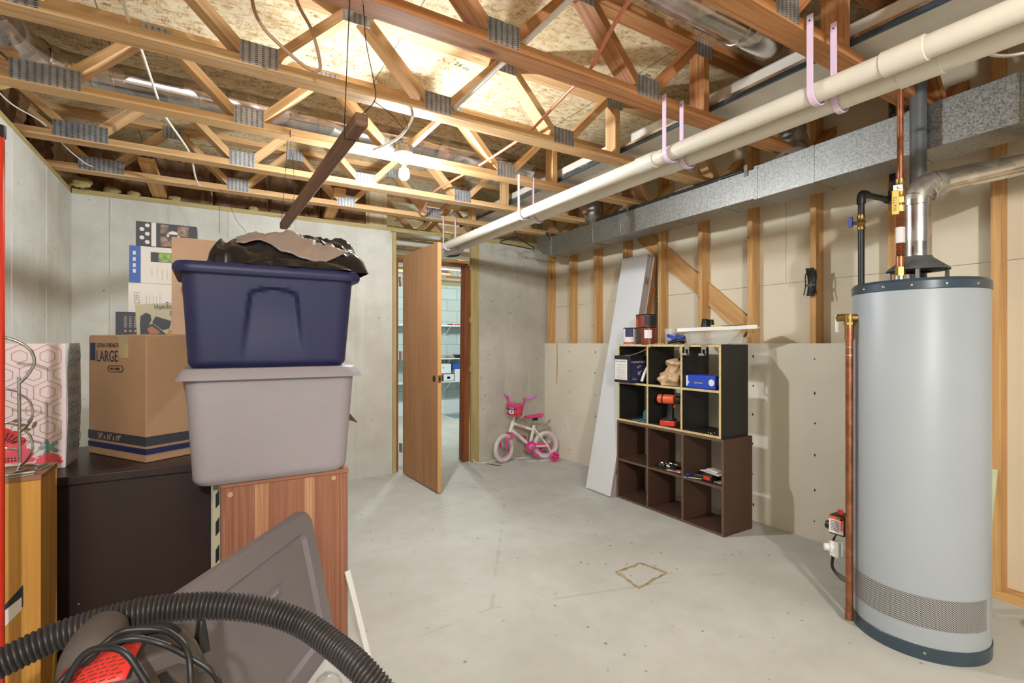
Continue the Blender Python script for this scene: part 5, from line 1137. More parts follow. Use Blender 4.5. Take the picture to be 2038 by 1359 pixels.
def smooth_pt(P, u):
    x = u * (len(P) - 1); i = min(int(x), len(P) - 2); t = x - i; a, b_, c, d = P[max(i - 1, 0)], P[i], P[i + 1], P[min(i + 2, len(P) - 1)]
    return 0.5 * ((2 * b_) + (c - a) * t + (2 * a - 5 * b_ + 4 * c - d) * t * t + (3 * b_ - a - 3 * c + d) * t ** 3)
b = MB(); b.grid(tanf, 60, 16); put('taupe_fold', b, 'vinyltan', T, solid=0.003, label='taupe vinyl fold')

# open carton behind the grey tote with a flap sticking out
T = thing('open_carton', 'brown carton behind the grey tote, one flap sticking out right', 'box', (0.42, 2.37, 0.734)); b = MB(); b.box((0.30, 2.35, 0.734), (0.49, 2.44, 0.90)); put('carton', b, 'card2', T, bevel=0.002)
b = MB(); b.prism([(0, 0.0), (0, -0.095), (0.105, -0.135), (0.07, -0.09), (0.05, -0.075)], (0.48, 2.36, 0.985), (1, 0.1, 0), (0, 0.15, 1), (0, 0.004, 0)); b.box((0.475, 2.358, 0.88), (0.49, 2.364, 0.99)); put('torn_flap', b, 'rust_brown', T)

# gift bag
G0 = V((-0.456, 2.40, 0.7668)); T = thing('gift_bag', 'pink floral gift bag with hexagon pattern standing on the dresser', 'gift bag', tuple(G0 + V((-0.17, 0.1, 0)))); Hb = 0.452
A = [V((-0.80, 2.40, 0)), V((-0.456, 2.40, 0)), V((-0.452, 2.58, 0)), V((-0.80, 2.60, 0))]
b = MB(); b.loops([[p + V((0, 0, 0.7668)) for p in A], [p + V((0.004 if i in (1, 2) else 0, 0, 0.7668 + 0.2)) for i, p in enumerate(A)], [p + V((0.0, 0, 0.7668 + Hb)) for i, p in enumerate(A)]], cap1=False); put('bag_front', b, 'bagpink', T)
b = MB(); b.loops([[V((-0.4545, 2.401, 0.768)), V((-0.449, 2.58, 0.80)), V((-0.4505, 2.58, 0.80)), V((-0.456, 2.401, 0.768))], [V((-0.4485, 2.401, 0.97)), V((-0.443, 2.588, 0.97)), V((-0.445, 2.588, 0.97)), V((-0.4505, 2.401, 0.97))], [V((-0.4535, 2.401, 1.218)), V((-0.447, 2.595, 1.222)), V((-0.449, 2.595, 1.222)), V((-0.456, 2.401, 1.218))]]); put('bag_gusset', b, 'bagside', T, label='pale grey side gusset with dark lines')
def hexes(bm, O, X, Y, w_, h_, pitch, rr, lw):
    n = X.cross(Y).normalized(); rows = int(h_ / (pitch * 0.87)) + 2; cols = int(w_ / pitch) + 2
    def seg(p, q):
        if not all(-0.001 <= t[0] <= w_ + 0.001 and -0.001 <= t[1] <= h_ + 0.001 for t in (p, q)): return
        P, Q = O + X * p[0] + Y * p[1], O + X * q[0] + Y * q[1]; d = (Q - P)
        if d.length < 1e-4: return
        bm.obox((P + Q) / 2, d.normalized(), n.cross(d).normalized(), n, (d.length / 2 + lw * 0.3, lw / 2, 0.0005), ruv=False)
    for j in range(rows):
        for i in range(cols):
            cx_, cy_ = i * pitch + (pitch / 2 if j % 2 else 0), j * pitch * 0.87
            for rad in (rr, pitch * 0.577):
                pt = [(cx_ + rad * math.cos(R(30 + 60 * k)), cy_ + rad * math.sin(R(30 + 60 * k))) for k in range(6)]
                for k in range(6):
                    if rad == rr or k < 3: seg(pt[k], pt[(k + 1) % 6])
b = MB(); hexes(b, V((-0.80, 2.3992, 0.7868)), V((1, 0, 0)), V((0, 0, 1)), 0.342, 0.43, 0.074, 0.023, 0.002); put('hexagon_print', b, 'rosegold', T, label='rose gold hexagon lines')
b = MB(); hexes(b, V((-0.4465, 2.403, 0.805)), V((0.005, 0.18, 0)).normalized(), V((0, 0, 1)), 0.175, 0.40, 0.06, 0.019, 0.0022); gs = put('gusset_print', b, 'slate', T, label='dark hexagon lines on the gusset')
def flower(cx_, cz_, r, n_, mat, yoff, a0=0, a1=360, depth=0.14):
    pts = []
    for k in range(n_ * 8 + 1):
        a = R(a0 + (a1 - a0) * k / (n_ * 8)); rr = r * (1 - depth + depth * abs(math.sin((k / 8.0) * math.pi))); pts.append((rr * math.cos(a), rr * math.sin(a)))
    if a1 - a0 < 360: pts.append((0, 0))
    else: pts.pop()
    pts = [(x, z) for x, z in pts if cx_ + x < -0.457 or True]
    b = MB(); b.prism(pts, (cx_, 2.3988 - yoff, cz_), (1, 0, 0), (0, 0, 1), (0, 0.0006, 0)); return put('flower_print', b, mat, T)
flower(-0.62, 0.862, 0.062, 11, 'redprint', 0.0, 0, 360, 0.12); flower(-0.61, 0.80, 0.075, 12, 'coral', 0.0006, -2, 182, 0.12); flower(-0.50, 0.785, 0.04, 9, 'coral', 0.0006, 0, 180); flower(-0.66, 0.955, 0.030, 5, 'tealprint', 0.0, 18, 378, 0.75); flower(-0.50, 0.845, 0.03, 5, 'tealprint', -0.0002, 0, 360, 0.7); flower(-0.72, 0.80, 0.03, 5, 'tealprint', 0.0, 0, 360, 0.6)
b = MB()
for k in range(9): a = R(20 + 17.5 * k); b.obox(V((-0.62, 2.3976, 0.862)) + V((math.cos(a), 0, math.sin(a))) * 0.034, (math.cos(a), 0, math.sin(a)), (0, 1, 0), (-math.sin(a), 0, math.cos(a)), (0.014, 0.0005, 0.0016))
put('flower_detail', b, 'ink', T); b = MB()
for k in range(12): b.lathe([(0.003, 0), (0.003, 0.0006)], (-0.61 - 0.022 + 0.0088 * (k % 6), 2.398 - 0.0006, 0.808 + 0.009 * (k // 6)), (0, -1, 0), 8)
put('flower_detail', b, 'ink', T)
b = MB()
for (lx, lz, an) in ((-0.545, 0.915, 35), (-0.735, 0.85, 75)):
    d_ = V((math.cos(R(an + 90)), 0, math.sin(R(an + 90)))); 
    for k in range(5):
        q = V((lx, 2.3984, lz)) + d_ * 0.02 * (k // 2) * 1.0; s_ = 1 if k % 2 else -1; ld = (d_ * 0.6 + V((d_.z, 0, -d_.x)) * s_).normalized(); lp = V((ld.z, 0, -ld.x))
        b.prism([(0, 0), (0.01, 0.006), (0.022, 0.005), (0.03, 0.0), (0.022, -0.005), (0.01, -0.006)], q, ld, lp, (0, 0.0006, 0))
put('leaf_print', b, 'olive', T)
o = put('tissue_paper', MB().grid(lambda u, v: V((-0.79 + 0.33 * u, 2.41 + 0.16 * v, 1.205 + 0.022 * abs(NZ.noise(V((u * 9, v * 3, 1)))))), 30, 8), 'bagpink', T)

# oak cabinet at the left edge
T = thing('oak_cabinet', 'small oak cabinet in front of the dresser at the left edge', 'cabinet', (-0.6, 1.97, 0))
b = MB(); b.box((-0.80, 1.884, 0.0), (-0.41, 2.058, 0.836)); put('carcass', b, 'oak', T, bevel=0.002)
put('top_panel', MB().box((-0.802, 1.882, 0.8365), (-0.408, 2.06, 0.85)), plain('brown_oak_top', srgb(150, 104, 70), 0.45, 0, 0.08, 12), T, bevel=0.001)
for (x, y, d_) in ((-0.455, 1.892, V((1, 0.3, 0))), (-0.43, 1.985, V((0.2, 1, 0)))):
    cl = MB(); d_.normalize(); sdv = V((-d_.y, d_.x, 0)); cl.obox((x, y, 0.8525), d_, sdv, (0, 0, 1), (0.028, 0.012, 0.0015)); cl.cyl(V((x, y, 0.857)) - d_ * 0.03, V((x, y, 0.857)) + d_ * 0.03, 0.004, 8); put('metal_clip', cl, 'galv_dull', T)
b = MB(); b.prism([(0, 0), (0.04, 0.05), (0.04, 0.11), (0.0, 0.06)], (-0.486, 1.8825, 0.44), (1, 0, 0), (0, 0, 1), (0, 0.001, 0)); put('cut_out', b, 'ink', T, label='dark slanted cut-out with pale edge'); b = MB(); b.prism([(0, 0), (0.036, 0.04), (0.036, 0.075), (0.0, 0.045)], (-0.485, 1.8818, 0.442), (1, 0, 0), (0, 0, 1), (0, 0.001, 0)); put('cut_out_edge', b, 'paper', T)
# wire scroll stand
def kq(px_, pz, py_=0.0): return V((px_, 2.025 + py_, pz))
T = thing('wire_scroll_stand', 'silver wire stand with scrolled loops on the oak cabinet', 'stand', (-0.487, 2.0, 0.8505))
put('upright', MB().tube([kq(-0.487, 0.858), kq(-0.489, 1.12)], 0.0042, 10), 'steel', T)
put('scroll', MB().tube(smooth_path([kq(-0.489, 1.10), kq(-0.470, 1.125), kq(-0.455, 1.165), kq(-0.468, 1.205), kq(-0.505, 1.232), kq(-0.56, 1.245)]), 0.0042, 10), 'steel', T)
for z in (1.03, 0.93): put('scroll', MB().tube(smooth_path([kq(-0.49, z + 0.04), kq(-0.462, z + 0.02, -0.02), kq(-0.452, z - 0.02, -0.03), kq(-0.466, z - 0.055, -0.02), kq(-0.487, z - 0.075)]), 0.0032, 8), 'steel', T)
for z in (1.075, 0.975, 0.90): put('scroll', MB().tube(smooth_path([kq(-0.488, z), kq(-0.52, z + 0.008, 0.02), kq(-0.57, z + 0.02, 0.0)]), 0.0032, 8), 'steel', T)
b = MB(); b.tube(smooth_path([V((-0.455, 1.95, 0.8545)), V((-0.44, 2.0, 0.8545)), V((-0.48, 2.045, 0.8545)), V((-0.53, 2.03, 0.8545)), V((-0.56, 1.98, 0.8545)), V((-0.53, 1.93, 0.8545)), V((-0.48, 1.925, 0.8545)), V((-0.455, 1.95, 0.8545))]), 0.0036, 8); put('base_ring', b, 'steel', T); b = MB(); b.tube([V((-0.54, 2.025, 0.856)), kq(-0.487, 0.858), V((-0.47, 1.925, 0.856))], 0.0032, 8); put('base_bar', b, 'steel', T)
# red pole
T = thing('red_pole', 'slim red pole with black cap at the left edge of the picture', 'pole', (-0.456, 1.73, 0)); put('shaft', MB().cyl((-0.456, 1.73, 0.0), (-0.456, 1.73, 1.74), 0.0125, 20), 'redpole', T); put('cap', MB().cyl((-0.456, 1.73, 1.735), (-0.456, 1.73, 1.765), 0.0150, 20), 'black', T)

# leaning grey lid
LA, LBv, LC = V((0.29, 1.81, 0.66)), V((0.372, 1.755, 0.19)), V((-0.085, 1.305, 0.668))
f1_ = (LBv - LA).normalized(); f2_ = (LC - LA); f2_ = (f2_ - f1_ * f2_.dot(f1_)).normalized(); fn_ = f1_.cross(f2_); hl, hw = 0.235, 0.312; lc = LA + f1_ * hl + f2_ * hw
if fn_.y > 0: fn_ = -fn_
def lring(off, dz, rad): 
    a_, b_ = hl - off, hw - off; P = []
    for (sx, sy, a0) in ((1, 1, 0), (-1, 1, 90), (-1, -1, 180), (1, -1, 270)):
        for k in range(9): an = R(a0 + 90 * k / 8); P.append(lc + f1_ * (sx * (a_ - rad) + rad * math.cos(an)) + f2_ * (sy * (b_ - rad) + rad * math.sin(an)) + fn_ * dz)
    return P
T = thing('tote_lid', 'large grey plastic tote lid leaning on edge in the foreground', 'lid', tuple(lc - V((0, 0, 0.3))))
b = MB(); b.loops([lring(0.01, -0.030, 0.04), lring(-0.003, -0.030, 0.05), lring(0.0, -0.006, 0.05), lring(0.006, 0.0, 0.046), lring(0.058, 0.0, 0.03), lring(0.068, -0.013, 0.025), lring(0.085, -0.014, 0.02)], cap0=False); put('lid_shell', b, 'greylid', T)
lx_ = -f2_ if (-f2_).x > 0 else f2_
q = lc + f1_ * -0.06 + lx_ * -0.03 + fn_ * -0.0133
text('Rubbermaid', 0.022, q, lx_, -f1_, 'greytote', T, name='embossed_logo', ext=0.0008)
b = MB(); b.tube([q + lx_ * a - f1_ * z + fn_ * 0.0004 for a, z in ((-0.012, 0.006), (-0.004, -0.008), (0.125, -0.008), (0.133, 0.006), (0.125, 0.022), (-0.004, 0.022))], 0.0013, 6, closed=True); put('embossed_frame', b, 'greylid', T)
# white bin with clear domes under the lid
T = thing('white_bin', 'low white plastic bin under the leaning grey lid', 'bin', (0.36, 1.62, 0)); wz = 0.15
bx = V((0.80, 0.60, 0)).normalized(); by = V((-bx.y, bx.x, 0)); bc_ = V((0.30, 1.62, 0))
for sx, sy, hx_, hy_ in ((0, -0.12, 0.14, 0.006), (0, 0.12, 0.14, 0.006), (-0.134, 0, 0.006, 0.114), (0.134, 0, 0.006, 0.114)): put('bin_wall', MB().obox(bc_ + bx * sx + by * sy + V((0, 0, wz / 2)), bx, by, (0, 0, 1), (hx_, hy_, wz / 2)), 'white', T, bevel=0.002)
put('bin_floor', MB().obox(bc_ + V((0, 0, 0.004)), bx, by, (0, 0, 1), (0.128, 0.114, 0.004)), 'white', T)
for k, (dx, dy, r, lab) in enumerate(((-0.06, 0.02, 0.062, 'clear plastic dome lid in the white bin, left one'), (0.065, 0.045, 0.052, 'clear plastic dome lid in the white bin, right one'))):
    q = bc_ + bx * dx + by * dy + V((0, 0, 0.0085)); o = put('dome_lid', MB().lathe([(r + 0.006, 0.0), (r + 0.006, 0.05), (r, 0.054), (r * 0.95, 0.085), (r * 0.7, 0.118), (r * 0.35, 0.132), (0, 0.135)], q, n=32), 'clear', org=q); tag(o, lab, 'lid')
o = put('white_strip', MB().beam((0.44, 1.93, 0.36), (0.505, 1.80, 0.0), 0.022, 0.012), 'white', bevel=0.003, org=(0.44, 1.8, 0.0)); tag(o, 'white plastic strip leaning on the plank desk beside the grey lid', 'strip')

# vacuum hose: ribbed tube
hp = smooth_path([V(p) for p in ((-0.408, 1.193, 0.602), (-0.348, 1.193, 0.652), (-0.316, 1.208, 0.66), (-0.239, 1.22, 0.68), (-0.143, 1.22, 0.69), (-0.078, 1.216, 0.688), (0.009, 1.198, 0.677), (0.091, 1.172, 0.657), (0.163, 1.128, 0.629), (0.216, 1.062, 0.6), (0.254, 0.992, 0.577), (0.29, 0.946, 0.534), (0.32, 0.917, 0.474), (0.38, 0.86, 0.2), (0.44, 0.86, 0.05), (0.56, 0.87, 0.028))], 12)
def resample(P, step):
    out = [P[0]]; acc = 0
    for i in range(1, len(P)):
        a, b_ = P[i - 1], P[i]; L = (b_ - a).length; t = step - acc
        while t <= L: out.append(a.lerp(b_, t / L)); t += step
        acc = L - (t - step)
    return out
hp = resample(hp, 0.0021); hr = [(0.0222, 0.0256, 0.0268, 0.0248)[k % 4] for k in range(len(hp))]
b = MB(); b.tube(hp, hr, 22); hose = put('vacuum_hose', b, 'hose', sharp=80, org=(0.0, 1.4, 0.4)); tag(hose, 'black ribbed vacuum hose arching across the foreground', 'hose')
# shop vacuum head
vc = V((-0.116, 1.019, 0)); vu = 0.116; T = thing('shop_vacuum', 'dark grey shop vacuum head with cords and a red tag, bottom left', 'vacuum cleaner', tuple(vc))
put('drum', MB().lathe([(0.10, 0.0), (0.115, 0.02), (0.12, 0.50), (0.125, 0.505), (0.125, 0.535)], vc, n=40), 'black', T)
put('motor_head', MB().lathe([(0.122, 0.537), (0.126, 0.56), (0.119, 0.62), (0.102, 0.672), (0.078, 0.689), (0, 0.694)], vc, n=12, capt=False), 'vac', T, bevel=0.004)
fw_ = V((0.30, -0.95, 0)).normalized(); rt = V((0.95, 0.30, 0)).normalized()
b = MB(); b.obox(vc + V((0, 0, 0.687)) + rt * 0.03, rt, fw_, (0, 0, 1), (0.075, 0.055, 0.028), taper=(0.75, 0.7)); put('head_hump', b, 'vac', T, bevel=0.006)
b = MB(); b.tube(smooth_path([vc + rt * -0.03 - fw_ * 0.09 + V((0, 0, 0.648)), vc + rt * -0.02 - fw_ * 0.12 + V((0, 0, 0.687)), vc + rt * 0.0 - fw_ * 0.16 + V((0, 0, 0.695))], 5), [0.05, 0.05, 0.05, 0.05, 0.048, 0.045, 0.042, 0.04, 0.038, 0.036, 0.034][:11], 20); put('inlet_neck', b, 'vac', T)
b = MB(); b.tube(smooth_path([vc + rt * -0.06 + V((0, 0, 0.682)), vc + rt * -0.03 - fw_ * 0.02 + V((0, 0, 0.726)), vc + rt * 0.05 - fw_ * 0.02 + V((0, 0, 0.728)), vc + rt * 0.085 + V((0, 0, 0.687))], 6), 0.010, 12); put('carry_handle', b, 'black', T)
put('latch', MB().obox(vc + rt * 0.112 - fw_ * 0.02 + V((0, 0, 0.687)), rt, fw_, (0, 0, 1), (0.012, 0.014, 0.03), taper=(0.4, 0.6)), 'black', T, bevel=0.003)
for k in range(5): put('vent_rib', MB().obox(vc + fw_ * 0.09 + rt * (-0.08 + 0.028 * k) + V((0, 0, 0.689)), fw_, rt, (0, 0, 1), (0.03, 0.006, 0.004)), 'black', T)
cords = (((-0.241, 0.963, 0.601), (-0.189, 0.969, 0.721), (-0.153, 0.957, 0.751), (-0.134, 0.966, 0.768), (-0.114, 0.974, 0.773), (-0.075, 0.97, 0.765), (-0.052, 0.955, 0.757), (-0.032, 0.924, 0.742), (-0.026, 0.9, 0.703), (-0.026, 0.886, 0.601)), ((-0.232, 0.929, 0.652), (-0.195, 0.943, 0.724), (-0.147, 0.954, 0.761), (-0.105, 0.948, 0.771), (-0.067, 0.945, 0.753), (-0.034, 0.924, 0.736), (0.0, 0.905, 0.71), (0.013, 0.876, 0.687), (0.017, 0.86, 0.601)), ((-0.198, 0.937, 0.687), (-0.163, 0.943, 0.762), (-0.13, 0.933, 0.772), (-0.107, 0.919, 0.764), (-0.089, 0.908, 0.735), (-0.076, 0.9, 0.706), (-0.069, 0.894, 0.652)))
for c_ in cords: put('power_cord', MB().tube(smooth_path(c_, 8), 0.0046, 10), 'black', T)
tc = V((-0.151, 0.97, 0.719)); tx, ty_ = V((0.078, -0.003, 0.012)).normalized(), V((0.012, 0.045, 0.018)).normalized()
b = MB(); b.grid(lambda u, v: tc + tx * (u - 0.5) * 0.098 + ty_ * (v - 0.5) * 0.062 + V((0, 0, 0.008 * math.sin(u * 3.2))), 10, 4); tg = put('warning_tag', b, 'tagred', T, solid=0.001, label='red printed warning tag')
b = MB(); rs = random.Random(1)
for k in range(6):
    x0_ = -0.04
    while x0_ < 0.034:
        L_ = rs.uniform(0.004, 0.012); q = tc + tx * (x0_ + L_ / 2) + ty_ * (-0.026 + 0.0075 * k) + V((0, 0, 0.008 * math.sin(((x0_ + L_ / 2) / 0.098 + 0.5) * 3.2) + 0.0012)); b.obox(q, tx, ty_, tx.cross(ty_), (L_ / 2, 0.0011, 0.0003)); x0_ += L_ + 0.003
put('tag_print', b, 'canred', tg)

# ------------------------------------------------------------------ things among the trusses
def duct_run(name, label, pts, r, seams=(), mat='galv_dull'):
    T = thing(name, label, 'duct', tuple(pts[0])); put('duct_pipe', MB().tube(pts, r, 28), mat, T)
    for q, d in seams: d = V(d).normalized(); q = V(q); put('duct_bead', MB().tube([q - d * 0.006, q - d * 0.004, q + d * 0.004, q + d * 0.006], [r, r + 0.003, r + 0.003, r], 28, cap=False), mat, T)
    return T
x_ = lambda k: (k, 3.20, 2.56)
duct_run('round_duct', 'long round galvanized duct running between the trusses ahead of the bulb', [V(x_(-0.50)), V(x_(2.1))], 0.076, [(x_(k), (1, 0, 0)) for k in (-0.42, -0.05, 0.55, 1.2, 1.85)], 'galv_shiny')
duct_run('duct_elbow', 'round galvanized elbow bending toward the left wall at upper left', smooth_path([V((-0.512, 3.20, 2.56)), V((-0.60, 3.185, 2.558)), V((-0.67, 3.12, 2.55)), V((-0.715, 3.0, 2.53)), V((-0.73, 2.75, 2.49)), V((-0.74, 2.56, 2.47))], 5), 0.0765, [((-0.545, 3.2, 2.56), (1, 0.05, 0)), ((-0.69, 3.08, 2.545), (0.45, 0.9, 0))], 'galv_shiny')
duct_run('round_duct', 'round galvanized duct between trusses at the top right, beside the broad chord', [V((0.8, 1.30, 2.56)), V((2.13, 1.30, 2.56))], 0.076, [((1.3, 1.30, 2.56), (1, 0, 0)), ((1.9, 1.30, 2.56), (1, 0, 0))], 'galv_shiny')
duct_run('round_duct', 'dark round duct elbow at the top right above the white pipes', smooth_path([V((2.70, 0.62, 2.60)), V((2.62, 0.70, 2.58)), V((2.45, 0.74, 2.56)), V((2.30, 0.75, 2.55))], 5), 0.075, [((2.55, 0.735, 2.575), (1, -0.3, 0.05)), ((2.40, 0.745, 2.56), (1, 0, 0))], 'galv_dull')
# trunk duct through the truss chase
MT['cool_galv'] = plain('pale_sheet_metal', srgb(218, 214, 204), 0.45, 0.25, 0.05, 6)
T = thing('trunk_duct', 'pale sheet metal trunk running above the bottom chords beside the white pipes', 'duct', (2.36, 2.4, 2.4))
b = MB()
for (ya, yb) in ((-2.0, 4.5),): b.box((2.135, ya, 2.395), (2.62, yb, 2.47))
put('trunk_body', b, 'cool_galv', T, bevel=0.012)
b = MB(); b.box((2.108, -2.0, 2.388), (2.134, 4.5, 2.402)); put('edge_rail', b, 'galv_shiny', T); b = MB(); b.box((2.112, -2.0, 2.37), (2.126, 4.5, 2.3875)); put('edge_rail', b, 'bluegrey', T)
# tubing, conduit, cables, all resting on the bottom chords
def cable(nm, lab, pts, r, mat, cat='cable', n=8, sm=6): pts = [V(p) for p in pts]; o = put(nm, MB().tube(smooth_path(pts, sm), r, n), mat, org=pts[0]); tag(o, lab, cat); return o
ch = 2.3585
cable('coral_tube', 'long coral copper-coloured tube running away across the truss chords', [(1.10, 0.7, ch), (1.20, 1.2, 2.38), (1.36, 1.63, ch + .001), (1.40, 1.8, 2.375), (1.47, 2.25, ch + .001), (1.49, 2.45, 2.37), (1.47, 2.88, ch + .001), (1.45, 3.2, 2.36), (1.44, 3.55, ch + .001), (1.49, 3.9, 2.30), (1.52, 4.12, ch + .001), (1.5, 4.6, 2.38)], 0.0075, 'pex', 'tube', 10)
cable('grey_conduit', 'straight pale grey conduit leading across the chords to the light bulb', [(1.02, 0.6, ch + .003), (1.02, 1.6, ch + .003), (1.01, 2.25, ch + .003), (0.99, 2.75, 2.352)], 0.0098, 'white_cable', 'conduit', 12, 2)
cable('white_cable', 'white cable crossing the left trusses from front to back', [(-0.27, 1.6, 2.41), (-0.259, 2.105, 2.39), (-0.248, 2.25, ch), (-0.242, 2.448, 2.40), (-0.21, 2.88, ch), (-0.20, 3.1, 2.38), (-0.11, 3.54, ch), (-0.09, 3.75, 2.30), (-0.075, 3.95, 2.29), (-0.062, 4.05, 2.31)], 0.0055, 'white_cable')
cable('tan_cable', 'tan cable loop hanging between two trusses left of the hanging bar', [(0.10, 1.9, 2.66), (0.117, 1.9, 2.40), (0.147, 1.9, 2.31), (0.21, 1.9, 2.255), (0.29, 1.9, 2.205), (0.332, 1.9, 2.205), (0.336, 1.9, 2.245), (0.309, 1.9, 2.344), (0.255, 1.9, 2.45), (0.24, 1.9, 2.66)], 0.006, 'tan_cable')
cable('white_cable', 'white cable curling from the truss to the lamp box', [(0.83, 2.27, 2.352), (0.83, 2.33, 2.29), (0.80, 2.45, 2.25), (0.74, 2.60, 2.24), (0.76, 2.70, 2.27), (0.84, 2.76, 2.31), (0.905, 2.782, 2.33)], 0.006, 'white_cable')
cable('thin_white_wire', 'thin white wire draped from the left wall along the last trusses', [(-0.83, 3.0, 2.36), (-0.80, 3.2, 2.34), (-0.76, 3.45, 2.37), (-0.73, 3.55, 2.355), (-0.70, 3.75, 2.33), (-0.66, 4.0, 2.33), (-0.64, 4.13, 2.355)], 0.0032, 'white_cable', 'wire')
cable('copper_pipe', 'thin copper pipe running above the duct behind the white pipes', [(2.575, 4.0, 2.366), (2.56, 2.5, 2.366), (2.545, 1.6, 2.366), (2.545, 0.4, 2.366)], 0.009, 'copper', 'pipe', 10, 2)
cable('black_gas_pipe', 'black iron pipe running on top of the rectangular duct', [(2.874, 3.32, 2.289), (2.832, 1.9, 2.289)], 0.0145, 'black_iron', 'pipe', 12, 2)
cable('grey_flex_cable', 'grey cable sagging at the top right below the white pipes', [(2.15, 0.62, 2.19), (2.25, 0.56, 2.17), (2.32, 0.47, 2.19), (2.40, 0.36, 2.28)], 0.006, 'galv_dull')
# hanging wooden bar
bn, bfv = V((0.462, 1.80, 2.022)), V((0.413, 3.62, 2.000)); T = thing('hanging_wood_bar', 'dark wooden bar hung by wires below the trusses', 'bar', tuple((bn + bfv) / 2))
dv = (bfv - bn).normalized(); rt_ = dv.cross(V((0, 0, 1))); oc = [(0.026 * math.cos(R(22.5 + 45 * k)), 0.026 * math.sin(R(22.5 + 45 * k))) for k in range(8)]
b = MB(); b.obox((bn + bfv) / 2, dv, rt_, (0, 0, 1), ((bfv - bn).length / 2, 0.024, 0.024)); put('wood_bar', b, wood('weathered_bar', srgb(104, 76, 58), srgb(150, 116, 90), srgb(126, 92, 72), 0.7, 30, False), T, bevel=0.008)
def wrap(y): q = bn.lerp(bfv, (y - bn.y) / (bfv.y - bn.y)); return [q + V((a, 0, c)) for a, c in ((-0.026, 0.026), (-0.026, -0.026), (0.026, -0.026), (0.026, 0.026))]
b = MB(); wv = wrap(1.94); b.tube([(0.373, 1.60, 2.311), (0.385, 1.66, 2.308), wv[0]], 0.0018, 6); b.tube(wv, 0.0018, 6); b.tube(smooth_path([wv[3], V((0.47, 1.90, 2.06)), V((0.52, 1.85, 2.12)), V((0.50, 1.78, 2.15)), V((0.45, 1.70, 2.24)), V((0.42, 1.62, 2.311))], 6), 0.0018, 6); b.tube(smooth_path([V((0.52, 1.85, 2.12)), V((0.60, 1.90, 2.11)), V((0.68, 1.98, 2.10)), V((0.70, 2.0, 2.13)), V((0.68, 1.99, 2.16))], 6), 0.0015, 6)
put('hanging_wire', b, 'darksteel', T)
b = MB(); wv = wrap(3.52); b.tube([wv[0], V((0.37, 3.2, 2.15)), V((0.352, 2.90, 2.335))], 0.0014, 6); b.tube([wv[3], V((0.43, 3.2, 2.15)), V((0.36, 2.90, 2.335))], 0.0012, 6); b.tube(wv, 0.0015, 6); b.tube([V((0.355, 2.834, 2.30)), V((0.355, 2.832, 2.335)), V((0.355, 2.845, 2.345))], 0.0025, 6); put('hanging_wire', b, 'darksteel', T)
b = MB(); b.tube([V((0.05, 4.09, 2.31)), V((0.05, 4.10, 2.0))], 0.0015, 6); b.tube(smooth_path([V((0.06, 4.09, 2.31)), V((0.12, 4.10, 2.2)), V((0.16, 4.10, 2.1)), V((0.21, 4.10, 2.04)), V((0.22, 4.10, 1.98))], 5), 0.0013, 6); o = put('loose_wire', b, 'darksteel', org=(0.05, 4.09, 2.3)); tag(o, 'loose thin wires dangling from the last truss above the heaped cover', 'wire')
# black coat hanger
hq = V((2.50, 4.13, 2.312)); T = thing('coat_hanger', 'black coat hanger hooked on the last truss near the corner', 'hanger', tuple(hq)); a_, c_ = V((2.36, 4.10, 2.19)), V((2.70, 4.06, 2.16)); nk = V((2.525, 4.08, 2.245))
b = MB(); b.tube(smooth_path([nk, V((2.40, 4.095, 2.205)), a_, V((2.37, 4.10, 2.172)), V((2.55, 4.08, 2.155)), V((2.69, 4.062, 2.142)), c_, V((2.60, 4.07, 2.205)), nk], 6), 0.0055, 8); put('hanger_body', b, 'black', T); put('hanger_hook', MB().tube(smooth_path([nk, V((2.52, 4.082, 2.275)), V((2.50, 4.086, 2.30)), V((2.50, 4.12, 2.3085))], 5), 0.0035, 8), 'darksteel', T)
# coil of wires above the door
T = thing('wire_coil', 'coil of dark wires hanging above the door opening', 'wire coil', (2.12, 4.85, 2.25))
rs = random.Random(17)
for k in range(6):
    cy_ = 4.80 + 0.02 * k; rr = 0.085 + rs.uniform(-.012, .012); b = MB(); b.tube([V((2.17 + rr * 1.25 * math.cos(a), cy_ + 0.02 * math.sin(a), 2.205 + rr * 0.75 * math.sin(a))) for a in [2 * math.pi * j / 28 for j in range(28)]], 0.004, 6, closed=True); put('wire_loop', b, ('black', 'black', 'teal', 'tan_cable', 'black', 'darksteel')[k], T)
b = MB(); b.tube(smooth_path([V((2.07, 4.82, 2.23)), V((2.09, 4.80, 2.29)), V((2.12, 4.78, 2.315))], 5), 0.004, 6); put('wire_loop', b, 'black', T)
